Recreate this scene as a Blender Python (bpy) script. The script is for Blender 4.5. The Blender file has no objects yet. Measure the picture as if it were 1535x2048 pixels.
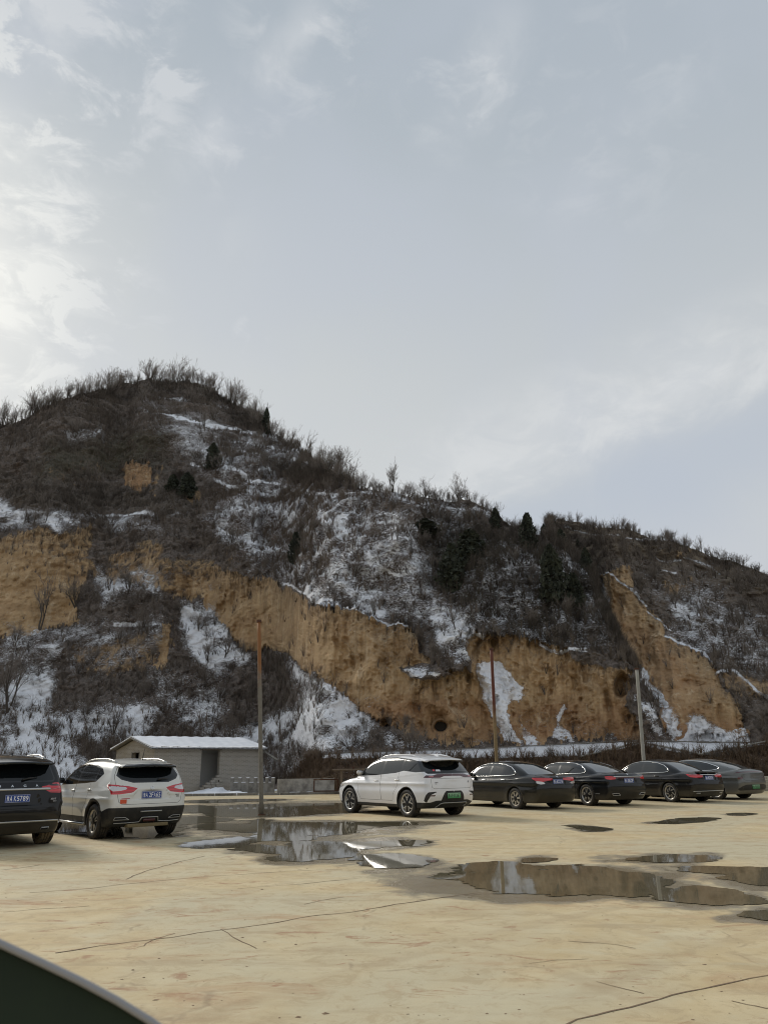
import bpy, bmesh, math, random
import numpy as np
from mathutils import Vector, Matrix, Euler

R = math.radians
random.seed(7)
rs = np.random.RandomState(11)
scene = bpy.context.scene
col = scene.collection

# ------------------------------------------------------------------ camera
EYE = np.array([0.0, 0.0, 1.5])          # eye height above the parking lot
FPX, CX, CY = 1538.0, 767.5, 1024.0       # focal length and centre of the 1535 x 2048 photograph, in its pixels
PITCH, ROLL = math.atan((1522 - 1024) / FPX), 0.008
def cam_axes():
    f = np.array([0, math.cos(PITCH), math.sin(PITCH)]); r0 = np.array([1.0, 0, 0]); u0 = np.cross(r0, f)
    c, s = math.cos(ROLL), math.sin(ROLL)
    return c * r0 - s * u0, s * r0 + c * u0, f
AR, AU, AF = cam_axes()
cam_data = bpy.data.cameras.new('camera')
cam = bpy.data.objects.new('camera', cam_data); col.objects.link(cam)
cam_data.sensor_fit = 'VERTICAL'; cam_data.sensor_height = 36.0
cam_data.lens = FPX / 2048 * 36.0
cam_data.clip_start = 0.05; cam_data.clip_end = 3000
M = Matrix(((AR[0], AU[0], -AF[0], EYE[0]), (AR[1], AU[1], -AF[1], EYE[1]), (AR[2], AU[2], -AF[2], EYE[2]), (0, 0, 0, 1)))
cam.matrix_world = M
cam_data.dof.use_dof = True; cam_data.dof.focus_distance = 28; cam_data.dof.aperture_fstop = 9.0
scene.camera = cam

# ------------------------------------------------------------------ light and exposure
scene.view_settings.view_transform = 'Standard'; scene.view_settings.look = 'None'
scene.view_settings.exposure = 0.0; scene.view_settings.gamma = 1.0
scene.view_settings.use_curve_mapping = False
SUN_EL, SUN_AZ = R(29), R(-44)            # azimuth measured from +Y towards +X
sun_dir = np.array([math.sin(SUN_AZ) * math.cos(SUN_EL), math.cos(SUN_AZ) * math.cos(SUN_EL), math.sin(SUN_EL)])
sl = bpy.data.lights.new('sun', 'SUN'); sl.energy = 2.3; sl.angle = R(14); sl.color = (1.0, 0.94, 0.84)
so = bpy.data.objects.new('sun', sl); col.objects.link(so)
so.rotation_euler = Vector(sun_dir.tolist()).to_track_quat('Z', 'Y').to_euler(); so.location = (-60, 60, 80)
try:
    scene.cycles.max_bounces = 7; scene.cycles.diffuse_bounces = 3; scene.cycles.glossy_bounces = 4
    scene.cycles.transmission_bounces = 4; scene.cycles.caustics_reflective = False; scene.cycles.caustics_refractive = False
    scene.cycles.sample_clamp_indirect = 6
    scene.cycles.filter_width = 1.05
    scene.cycles.use_denoising = True; scene.cycles.denoising_prefilter = 'ACCURATE'; scene.cycles.denoising_input_passes = 'RGB_ALBEDO_NORMAL'
except Exception: pass

class NT:
    """small helper that writes shader nodes as expressions"""
    def __init__(s, tree): s.t = tree; s.n = tree.nodes; s.l = tree.links
    def new(s, kind, **kw):
        n = s.n.new(kind)
        for k, v in kw.items(): setattr(n, k, v)
        return n
    def put(s, sock, v):
        if isinstance(v, bpy.types.NodeSocket): s.l.new(v, sock)
        elif v is not None:
            if hasattr(sock.default_value, '__len__') and not hasattr(v, '__len__'): v = (v,) * len(sock.default_value)
            if hasattr(v, '__len__') and hasattr(sock.default_value, '__len__') and len(v) == 3 and len(sock.default_value) == 4: v = (*v, 1)
            sock.default_value = v
    def m(s, op, a, b=None, c=None, clamp=False):
        n = s.new('ShaderNodeMath', operation=op, use_clamp=clamp)
        for i, v in enumerate((a, b, c)): s.put(n.inputs[i], v) if v is not None else None
        return n.outputs[0]
    def v(s, op, a, b=None):
        n = s.new('ShaderNodeVectorMath', operation=op)
        s.put(n.inputs[0], a)
        if b is not None: s.put(n.inputs[3] if op == 'SCALE' else n.inputs[1], b)
        return n.outputs['Value'] if op in ('DOT_PRODUCT', 'LENGTH') else n.outputs[0]
    def ss(s, x, a, b, lo=0.0, hi=1.0):
        n = s.new('ShaderNodeMapRange', interpolation_type='SMOOTHSTEP')
        s.put(n.inputs[0], x); s.put(n.inputs[1], a); s.put(n.inputs[2], b); s.put(n.inputs[3], lo); s.put(n.inputs[4], hi)
        return n.outputs[0]
    def mix(s, f, a, b, mode='MIX'):
        n = s.new('ShaderNodeMix', data_type='RGBA', blend_type=mode)
        s.put(n.inputs[0], f); s.put(n.inputs[6], a); s.put(n.inputs[7], b)
        return n.outputs[2]
    def noise(s, vec, scale, detail=4, rough=0.55, dist=0.0, out=0):
        n = s.new('ShaderNodeTexNoise')
        s.put(n.inputs['Vector'], vec); s.put(n.inputs['Scale'], scale); s.put(n.inputs['Detail'], detail)
        s.put(n.inputs['Roughness'], rough); s.put(n.inputs['Distortion'], dist)
        return n.outputs[out]
    def vor(s, vec, scale, feature='F1'):
        n = s.new('ShaderNodeTexVoronoi', feature=feature); s.put(n.inputs['Vector'], vec); s.put(n.inputs['Scale'], scale)
        return n.outputs[0]
    def coord(s, which='Object'): return s.new('ShaderNodeTexCoord').outputs[which]
    def sep(s, vec):
        n = s.new('ShaderNodeSeparateXYZ'); s.put(n.inputs[0], vec); return n.outputs[0], n.outputs[1], n.outputs[2]
    def comb(s, x, y, z):
        n = s.new('ShaderNodeCombineXYZ'); s.put(n.inputs[0], x); s.put(n.inputs[1], y); s.put(n.inputs[2], z); return n.outputs[0]
    def attr(s, name, out='Color'): return s.new('ShaderNodeAttribute', attribute_name=name).outputs[out]
    def bump(s, h, strength=0.5, dist=0.05):
        n = s.new('ShaderNodeBump'); s.put(n.inputs['Strength'], strength); s.put(n.inputs['Distance'], dist); s.put(n.inputs['Height'], h)
        return n.outputs[0]

def mat(name, base=(0.5, 0.5, 0.5), rough=0.6, metal=0.0, spec=0.5, ior=None, coat=0.0, fn=None, emit=None, normal=None):
    m_ = bpy.data.materials.new(name); m_.use_nodes = True
    t = NT(m_.node_tree); b = t.n['Principled BSDF']
    def setp(k, v):
        if v is not None: t.put(b.inputs[k], v)
    setp('Base Color', base); setp('Roughness', rough); setp('Metallic', metal); setp('Specular IOR Level', spec)
    if ior: setp('IOR', ior)
    if coat: setp('Coat Weight', coat); setp('Coat Roughness', 0.04)
    if emit: setp('Emission Color', emit[0]); setp('Emission Strength', emit[1])
    if fn:
        for k, v in fn(t).items(): setp(k, v)
    return m_

# sky: physical sky under a thin veil of high cloud, brightest round the sun behind the hill
world = bpy.data.worlds.new('World'); scene.world = world; world.use_nodes = True
w = NT(world.node_tree); bg = w.n['Background']; bg.inputs[1].default_value = 0.1
sk = w.new('ShaderNodeTexSky', sky_type='NISHITA'); sk.sun_disc = False; sk.sun_elevation = SUN_EL; sk.sun_rotation = SUN_AZ
sk.air_density = 1.0; sk.dust_density = 2.0
dirn = w.v('NORMALIZE', w.coord('Generated'))
dx, dy, dz = w.sep(dirn)
zc = w.m('MAXIMUM', dz, 0.0)
sund = w.v('DOT_PRODUCT', dirn, tuple(sun_dir.tolist()))
g1 = w.m('POWER', w.m('MAXIMUM', sund, 0.0), 5.0)
g2 = w.m('POWER', w.m('MAXIMUM', sund, 0.0), 58.0)
veil = w.mix(w.ss(zc, 0.30, 0.80), (5.95, 6.2, 6.35), (4.2, 4.75, 5.3))
# the veil whitens widely on the sun side
veil = w.mix(w.m('MULTIPLY', w.m('MULTIPLY', g1, w.ss(zc, 0.85, 0.35)), 0.85), veil, (6.9, 7.1, 6.95))
plan = w.v('SCALE', w.comb(dx, dy, 0.0), w.m('DIVIDE', 1.0, w.m('ADD', zc, 0.18)))
def rot_scale(vec, ang, sx, sy):
    n = w.new('ShaderNodeMapping'); n.inputs['Rotation'].default_value = (0, 0, ang); n.inputs['Scale'].default_value = (sx, sy, 1); w.put(n.inputs[0], vec); return n.outputs[0]
big = w.noise(rot_scale(plan, R(35), 1.0, 0.6), 1.5, 3, 0.5, 0.4)
fine = w.noise(rot_scale(dirn, R(-30), 1.0, 1.0), 7.0, 6, 0.60, 0.5)
soft = w.noise(dirn, 2.6, 4, 0.5, 0.3)
veil = w.mix(w.m('MULTIPLY', w.ss(soft, 0.40, 0.66), 0.38), veil, (5.3, 5.7, 6.5))
def circle(az_, el_, az2, el2):
    p = [np.array([math.sin(R(q)) * math.cos(R(e)), math.cos(R(q)) * math.cos(R(e)), math.sin(R(e))]) for q, e in ((az_, el_), (az2, el2))]
    nrm = np.cross(p[1], p[0]); nrm /= np.linalg.norm(nrm); mid = p[0] + p[1]; mid /= np.linalg.norm(mid)
    half = math.acos(float(np.clip(p[0] @ mid, -1, 1)))
    sd = w.m('ADD', w.v('DOT_PRODUCT', dirn, tuple((nrm if nrm[2] > 0 else -nrm).tolist())), w.m('MULTIPLY', w.m('SUBTRACT', fine, 0.5), 0.085))
    along = w.ss(w.v('DOT_PRODUCT', dirn, tuple(mid.tolist())), math.cos(half * 1.5), math.cos(half * 0.6))
    return sd, along
def streak(az_, el_, az2, el2, width, a_):
    sd, along = circle(az_, el_, az2, el2)
    return w.m('MULTIPLY', w.m('MULTIPLY', w.ss(w.m('ABSOLUTE', sd), 0.0, width, 1, 0), along), w.m('MULTIPLY', w.ss(fine, 0.36, 0.66), a_))
sd, along = circle(5.5, 18.6, 32, 24.6)
edge = w.m('MULTIPLY', w.m('MULTIPLY', w.ss(sd, -0.022, 0.026), w.ss(sd, 0.14, 0.02)), along)
veil = w.mix(w.m('MULTIPLY', w.m('MULTIPLY', w.ss(sd, 0.03, -0.05), w.ss(sd, -0.20, -0.06)), w.m('MULTIPLY', along, 0.55)), veil, (4.5, 5.1, 6.05))
cl = w.m('MULTIPLY', edge, w.m('ADD', 0.45, w.m('MULTIPLY', w.ss(fine, 0.38, 0.6), 0.55)))
cl = w.m('ADD', cl, w.m('MULTIPLY', w.m('MULTIPLY', w.ss(big, 0.52, 0.70), w.ss(fine, 0.48, 0.70)), 0.35))
for a_ in ((-17, 41, -7, 51, 0.035, 0.8), (5, 42, 12, 50, 0.05, 0.5), (-32, 47, -22, 52, 0.06, 0.9), (-34, 40, -25, 37, 0.06, 0.6), (16, 38, 26, 44, 0.04, 0.3), (-31, 32, -24, 28, 0.06, 0.6)):
    cl = w.m('ADD', cl, streak(*a_))
# small broken cloud tufts
mpt = w.new('ShaderNodeMapping'); mpt.inputs['Rotation'].default_value = (0, R(35), 0); mpt.inputs['Scale'].default_value = (1.0, 1.0, 1.9); w.put(mpt.inputs[0], dirn)
tuft = w.noise(mpt.outputs[0], 15.0, 7, 0.62, 0.5)
for az_, el_, rad_, amp_ in ((-29, 47, 9, .8), (-33, 42, 8, .6), (-14.5, 43.5, 5, .45), (-7.5, 49.5, 6, .45), (7.5, 46.5, 5, .40), (-19, 46.5, 2.2, .9), (-22.5, 31, 5, .8), (-27, 33, 6, .9), (-11, 30.5, 1.6, .8), (-24, 41, 6, .4), (20, 43, 9, .22), (-29, 25.5, 7, .8)):
    v0 = np.array([math.sin(R(az_)) * math.cos(R(el_)), math.cos(R(az_)) * math.cos(R(el_)), math.sin(R(el_))])
    pm = w.ss(w.v('DOT_PRODUCT', dirn, tuple(v0.tolist())), math.cos(R(rad_)), math.cos(R(rad_ * .25)))
    cl = w.m('ADD', cl, w.m('MULTIPLY', w.m('MULTIPLY', pm, w.ss(tuft, 0.48, 0.68)), amp_ * 1.3))
# ripples of cirrus near the sun
mpr = w.new('ShaderNodeMapping'); mpr.inputs['Rotation'].default_value = (0, R(38), 0); mpr.inputs['Scale'].default_value = (1.0, 1.0, 3.4); w.put(mpr.inputs[0], dirn)
rip = w.noise(mpr.outputs[0], 11.0, 5, 0.58, 0.35)
near_sun = w.ss(sund, 0.925, 0.992)
cl = w.m('ADD', cl, w.m('MULTIPLY', w.m('MULTIPLY', near_sun, w.ss(rip, 0.44, 0.66)), w.ss(soft, 0.30, 0.55)))
cl = w.m('MINIMUM', cl, 1.0)
veil = w.mix(w.m('MULTIPLY', w.m('MULTIPLY', edge, w.ss(tuft, 0.36, 0.62)), w.m('ADD', 0.25, w.m('MULTIPLY', w.ss(fine, 0.38, 0.58), 0.6))), veil, (7.5, 7.6, 7.5))
ccol = w.mix(near_sun, (6.6, 6.85, 7.1), (9.0, 9.1, 8.7))
veil = w.mix(w.m('MULTIPLY', cl, 0.70), veil, ccol)
veil = w.mix(w.m('MULTIPLY', g2, 0.85), veil, (12.0, 11.8, 11.0))
final = w.mix(0.97, sk.outputs[0], veil)
w.l.new(final, bg.inputs[0])

# ------------------------------------------------------------------ small helpers
def ray(x, y): return AF + AR * (x - CX) / FPX - AU * (y - CY) / FPX
def ground_at(x, y, z=0.0):
    d = ray(x, y); t = (z - EYE[2]) / d[2]; return EYE + t * d
def at_dist(x, y, Y):
    d = ray(x, y); return EYE + d * (Y / d[1])
def to_px(p):
    q = np.asarray(p, float) - EYE; wv = q @ AF
    return CX + FPX * (q @ AR) / wv, CY - FPX * (q @ AU) / wv

_perm = rs.permutation(4096)
_grad = rs.rand(4096)
def vnoise(x, y, z):
    xi = np.floor(x).astype(np.int64); yi = np.floor(y).astype(np.int64); zi = np.floor(z).astype(np.int64)
    fx, fy, fz = x - xi, y - yi, z - zi
    fx, fy, fz = [t * t * t * (t * (t * 6 - 15) + 10) for t in (fx, fy, fz)]
    def h(a, b, c): return _grad[(_perm[(_perm[(_perm[a & 4095] + b) & 4095] + c) & 4095])]
    r = 0
    for i in (0, 1):
        for j in (0, 1):
            for k in (0, 1):
                r = r + h(xi + i, yi + j, zi + k) * (fx if i else 1 - fx) * (fy if j else 1 - fy) * (fz if k else 1 - fz)
    return r * 2 - 1
def fbm(x, y, z, octv=5, gain=0.5, lac=2.03):
    a, s, r = 1.0, 1.0, 0
    for o in range(octv):
        r = r + a * vnoise(x * s + 17.1 * o, y * s + 3.3 * o, z * s + 7.7 * o); a *= gain; s *= lac
    return r
def sstep(x, a, b):
    t = np.clip((x - a) / (b - a), 0, 1); return t * t * (3 - 2 * t)
def poly_sd(px, py, poly):
    """signed distance to a polygon (negative inside)"""
    P = np.asarray(poly, float); n = len(P)
    d = np.full(np.shape(px), 1e18); inside = np.zeros(np.shape(px), bool)
    for i in range(n):
        ax, ay = P[i]; bx, by = P[(i + 1) % n]; ex, ey = bx - ax, by - ay
        t = np.clip(((px - ax) * ex + (py - ay) * ey) / (ex * ex + ey * ey + 1e-12), 0, 1)
        d = np.minimum(d, (px - ax - ex * t) ** 2 + (py - ay - ey * t) ** 2)
        c = ((ay > py) != (by > py)) & (px < ex * (py - ay) / (ey if abs(ey) > 1e-12 else 1e-12) + ax)
        inside ^= c
    d = np.sqrt(d); return np.where(inside, -d, d)
def line_d(px, py, pts):
    d = np.full(np.shape(px), 1e18)
    for (ax, ay), (bx, by) in zip(pts[:-1], pts[1:]):
        ex, ey = bx - ax, by - ay
        t = np.clip(((px - ax) * ex + (py - ay) * ey) / (ex * ex + ey * ey + 1e-12), 0, 1)
        d = np.minimum(d, (px - ax - ex * t) ** 2 + (py - ay - ey * t) ** 2)
    return np.sqrt(d)

def props(o, label=None, cat=None, group=None, kind=None):
    if label: o['label'] = label
    if cat: o['category'] = cat
    if group: o['group'] = group
    if kind: o['kind'] = kind
    return o
def empty(name, loc=(0, 0, 0), rz=0.0, **k):
    o = bpy.data.objects.new(name, None); col.objects.link(o); o.location = loc; o.rotation_euler = (0, 0, rz); o.empty_display_size = 0.2
    return props(o, **k)
def mesh_obj(name, V, Fc, m_=None, parent=None, smooth=False, normals=None, **k):
    me = bpy.data.meshes.new(name)
    V = np.asarray(V, np.float64); 
    if isinstance(Fc, np.ndarray):
        n, q = Fc.shape
        me.vertices.add(len(V)); me.vertices.foreach_set('co', V.ravel().astype(np.float32))
        me.loops.add(n * q); me.loops.foreach_set('vertex_index', Fc.ravel().astype(np.int32))
        me.polygons.add(n); me.polygons.foreach_set('loop_start', np.arange(0, n * q, q, dtype=np.int32))
        me.polygons.foreach_set('loop_total', np.full(n, q, np.int32))
        me.update(calc_edges=True)
    else:
        me.from_pydata([tuple(v) for v in V], [], [tuple(f) for f in Fc]); me.update()
    if m_ is not None: me.materials.append(m_)
    me.polygons.foreach_set('use_smooth', [smooth] * len(me.polygons))
    if normals is not None: me.normals_split_custom_set_from_vertices([tuple(v) for v in normals])
    o = bpy.data.objects.new(name, me); col.objects.link(o)
    if parent is not None: o.parent = parent
    return props(o, **k)
class MB:
    """collects simple shapes into one mesh"""
    def __init__(s): s.V = []; s.F = []
    def add(s, V, Fc):
        b = len(s.V); s.V += [tuple(map(float, v)) for v in V]; s.F += [tuple(i + b for i in f) for f in Fc]; return s
    def box(s, c, size, rot=None, bev=0.0):
        cx, cy, cz = c; a, b, d = [q / 2 for q in size]
        if bev <= 0:
            V = [(x, y, z) for x in (-a, a) for y in (-b, b) for z in (-d, d)]
            Fc = [(0, 1, 3, 2), (4, 6, 7, 5), (0, 4, 5, 1), (2, 3, 7, 6), (0, 2, 6, 4), (1, 5, 7, 3)]
        else:
            bm = bmesh.new(); bmesh.ops.create_cube(bm, size=1); bmesh.ops.scale(bm, vec=size, verts=bm.verts)
            bmesh.ops.bevel(bm, geom=bm.edges[:], offset=bev, segments=2, affect='EDGES', profile=0.6)
            V = [tuple(v.co) for v in bm.verts]; Fc = [[v.index for v in f.verts] for f in bm.faces]; bm.free()
        Mx = rot if rot is not None else Matrix.Identity(3)
        V = [tuple(Mx @ Vector(v) + Vector((cx, cy, cz))) for v in V]
        return s.add(V, Fc)
    def tube(s, pts, rad, n=8, cap=True):
        pts = [Vector(tuple(map(float, p))) for p in pts]; rads = rad if hasattr(rad, '__len__') else [rad] * len(pts)
        V = []; Fc = []; up = None
        for i, p in enumerate(pts):
            d = (pts[min(i + 1, len(pts) - 1)] - pts[max(i - 1, 0)]).normalized()
            if up is None: up = Vector((0, 0, 1)) if abs(d.z) < 0.9 else Vector((1, 0, 0))
            a = d.cross(up).normalized(); b = a.cross(d).normalized(); up = b
            for k in range(n):
                t = 2 * math.pi * k / n; V.append(p + (a * math.cos(t) + b * math.sin(t)) * rads[i])
        for i in range(len(pts) - 1):
            for k in range(n): Fc.append((i * n + k, i * n + (k + 1) % n, (i + 1) * n + (k + 1) % n, (i + 1) * n + k))
        if cap: Fc += [tuple(range(n))[::-1], tuple(range((len(pts) - 1) * n, len(pts) * n))]
        return s.add(V, Fc)
    def lathe(s, prof, n=40, Mx=None):
        """profile of (radius, offset) round the y axis"""
        V = []; Fc = []
        for (r_, o_) in prof:
            for k in range(n):
                t = 2 * math.pi * k / n; V.append(Vector((r_ * math.cos(t), o_, r_ * math.sin(t))))
        for i in range(len(prof) - 1):
            for k in range(n): Fc.append((i * n + k, i * n + (k + 1) % n, (i + 1) * n + (k + 1) % n, (i + 1) * n + k))
        if Mx is not None: V = [Mx @ v for v in V]
        return s.add(V, Fc)
    def prism(s, poly, y0, y1, Mx=None):
        """polygon in (x,z) extruded along y"""
        n = len(poly); V = [Vector((p[0], y0, p[1])) for p in poly] + [Vector((p[0], y1, p[1])) for p in poly]
        Fc = [tuple(range(n)), tuple(range(2 * n - 1, n - 1, -1))] + [(i, (i + n), (i + 1) % n + n, (i + 1) % n) for i in range(n)]
        if Mx is not None: V = [Mx @ v for v in V]
        return s.add(V, Fc)
    def obj(s, name, m_, parent=None, smooth=False, **k): return mesh_obj(name, s.V, s.F, m_, parent, smooth, **k)

def cut(V, N, T, g):
    """split triangles along g = 0 and return (inside, outside) triangle lists over a shared, grown vertex list"""
    g = np.where(np.abs(g) < 1e-6, 1e-6, g); neg = g[T] < 0; k = neg.sum(1)
    inn, out = [T[k == 3]], [T[k == 0]]
    new = {}; addV, addN = [], []; nV = len(V)
    for lone_neg in (True, False):
        Q = T[k == (1 if lone_neg else 2)]
        if not len(Q): continue
        ng = g[Q] < 0; lone = np.argmax(ng == lone_neg, axis=1); Q = np.stack([Q[np.arange(len(Q)), (lone + j) % 3] for j in range(3)], 1)
        def cross(a_, b_):
            lo, hi = np.minimum(a_, b_), np.maximum(a_, b_); key = lo.astype(np.int64) * 10000000 + hi
            uq, first, inv = np.unique(key, return_index=True, return_inverse=True); ids = np.empty(len(uq), np.int64)
            for n_, (kk, fi) in enumerate(zip(uq.tolist(), first.tolist())):
                if kk not in new:
                    l, h_ = lo[fi], hi[fi]; t = g[l] / (g[l] - g[h_]); new[kk] = nV + len(addV); addV.append(V[l] + (V[h_] - V[l]) * t); addN.append(N[l] + (N[h_] - N[l]) * t)
                ids[n_] = new[kk]
            return ids[inv.ravel()]
        ab, ac_ = cross(Q[:, 0], Q[:, 1]), cross(Q[:, 0], Q[:, 2])
        single = np.stack([Q[:, 0], ab, ac_], 1); pair = np.concatenate([np.stack([ab, Q[:, 1], Q[:, 2]], 1), np.stack([ab, Q[:, 2], ac_], 1)])
        (inn if lone_neg else out).append(single); (out if lone_neg else inn).append(pair)
    if addV: V = np.concatenate([V, np.array(addV)]); n2 = np.array(addN); N = np.concatenate([N, n2 / (np.linalg.norm(n2, axis=1, keepdims=True) + 1e-9)])
    return V, N, np.concatenate(inn), np.concatenate(out)

# ================================================================== parking lot, puddles, joints
PUD = {
 'long puddle behind the white crossover': [(330,1616),(380,1611),(430,1612),(520,1609),(600,1607),(680,1608),(700,1612),(706,1622),(640,1628),(560,1632),(480,1633),(420,1628),(350,1624)],
 'puddle beside and beneath the white hatchback crossover': [(60,1652),(110,1662),(200,1666),(262,1674),(330,1670),(362,1652),(452,1640),(400,1633),(300,1638),(200,1644),(110,1646)],
 'braided puddle in front of the tall left pole': [(405,1688),(440,1680),(500,1675),(522,1668),(462,1660),(400,1655),(420,1648),(480,1647),(520,1640),(562,1644),(640,1646),(700,1645),(790,1643),(842,1646),(800,1652),(740,1658),(700,1664),(640,1670),(612,1677),(600,1685),(545,1683),(500,1690),(440,1692)],
 'puddle mirroring the flank of the white crossover': [(500,1697),(560,1693),(610,1687),(680,1684),(760,1682),(838,1682),(830,1690),(762,1695),(700,1699),(684,1704),(694,1710),(650,1717),(600,1720),(552,1718),(560,1709),(505,1703)],
 'largest puddle across the middle of the lot': [(925,1736),(960,1730),(1010,1727),(1090,1737),(1180,1735),(1262,1744),(1315,1760),(1308,1775),(1245,1786),(1150,1783),(1060,1786),(990,1786),(945,1772),(900,1760),(860,1756),(880,1748),(915,1750)],
 'oval brown puddle at the near end of the chain': [(1308,1784),(1340,1777),(1385,1774),(1450,1781),(1508,1792),(1490,1802),(1425,1807),(1352,1803),(1318,1795)],
 'thin puddle beyond the largest one': [(1262,1719),(1345,1711),(1430,1714),(1412,1721),(1335,1724)],
 'broad puddle cut by the right edge': [(1355,1732),(1450,1734),(1535,1737),(1610,1744),(1600,1770),(1520,1771),(1472,1761),(1440,1756),(1455,1748),(1405,1744)],
 'small dark puddle low at the right edge': [(1478,1830),(1530,1820),(1610,1817),(1606,1846),(1535,1843),(1500,1838)],
 'short dark puddle near the row of sedans': [(1310,1646),(1345,1639),(1395,1636),(1432,1637),(1405,1643),(1345,1648)],
 'tiny puddle in the open right half': [(1138,1652),(1180,1654),(1228,1660),(1180,1662)],
 'tiny puddle by the grey fastback': [(1457,1629),(1482,1626),(1508,1628),(1480,1631)],
 'sliver of water above the largest puddle': [(1040,1721),(1070,1716),(1112,1717),(1100,1723),(1060,1726)],
 'shallow puddle holding a bright streak': [(712,1716),(770,1709),(850,1716),(862,1728),(800,1735),(745,1731)],
 'long strip of water in front of the low wall': [(380,1602),(470,1599),(560,1598),(562,1600),(470,1604),(390,1606)],
}
def refine(poly, seed, amp=0.10, step=0.07):
    """world-space outline with an uneven shore"""
    pts = np.array([ground_at(*p)[:2] for p in poly]); out = []
    n = len(pts)
    for i in range(n):
        p0, p1, p2, p3 = pts[i - 1], pts[i], pts[(i + 1) % n], pts[(i + 2) % n]
        k = max(3, int(np.linalg.norm(p2 - p1) / step))
        t = np.linspace(0, 1, k, endpoint=False)[:, None]
        out.append(0.5 * ((2 * p1) + (-p0 + p2) * t + (2 * p0 - 5 * p1 + 4 * p2 - p3) * t ** 2 + (-p0 + 3 * p1 - 3 * p2 + p3) * t ** 3))
    q = np.concatenate(out)
    return q
def poly_area(q):
    x, y = q[:, 0], q[:, 1]; return 0.5 * float(np.sum(x * np.roll(y, -1) - y * np.roll(x, -1)))
PW = {k: refine(v, i * 5.3) for i, (k, v) in enumerate(PUD.items())}

gx = np.arange(-31, 31.01, 0.14); gy = np.concatenate([np.arange(1.0, 12, 0.22), np.arange(12, 45, 0.15)])
GX, GY = np.meshgrid(gx, gy); sh = GX.shape
fx, fy = GX.ravel(), GY.ravel()
wet = np.zeros(fx.size)
wx = fx + 0.35 * fbm(fx * 0.7, fy * 0.7, fx * 0, 4); wy = fy + 0.35 * fbm(fx * 0.7 + 30, fy * 0.7, fx * 0, 4)
for k, q in PW.items():
    sel = (fx > q[:, 0].min() - 2.5) & (fx < q[:, 0].max() + 2.5) & (fy > q[:, 1].min() - 2.5) & (fy < q[:, 1].max() + 2.5)
    d = poly_sd(wx[sel], wy[sel], q[::3])
    big_ = min(1.0, 0.35 + abs(poly_area(q)) / 10)
    wet[sel] = np.maximum(wet[sel], sstep(d, 1.15 * big_, -0.05) * (0.60 + 0.40 * big_))
DAMP = [[(690,1712),(760,1706),(870,1714),(980,1726),(960,1740),(940,1768),(860,1762),(780,1750),(720,1738),(680,1722)],
        [(1180,1712),(1300,1705),(1440,1712),(1470,1735),(1535,1752),(1535,1790),(1400,1765),(1290,1742),(1230,1724)],
        [(380,1602),(690,1600),(700,1632),(560,1636),(400,1634)], [(380,1640),(860,1640),(820,1672),(600,1690),(380,1690)]]
for q_ in DAMP:
    q = np.array([ground_at(*p)[:2] for p in q_]); wet = np.maximum(wet, 0.62 * sstep(poly_sd(wx, wy, q), 0.45, -0.35))
gz = 0.0 * fx
nr, nc = sh
idx = np.arange(nr * nc).reshape(nr, nc)
Fq = np.stack([idx[:-1, :-1], idx[:-1, 1:], idx[1:, 1:], idx[1:, :-1]], -1).reshape(-1, 4)

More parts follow.
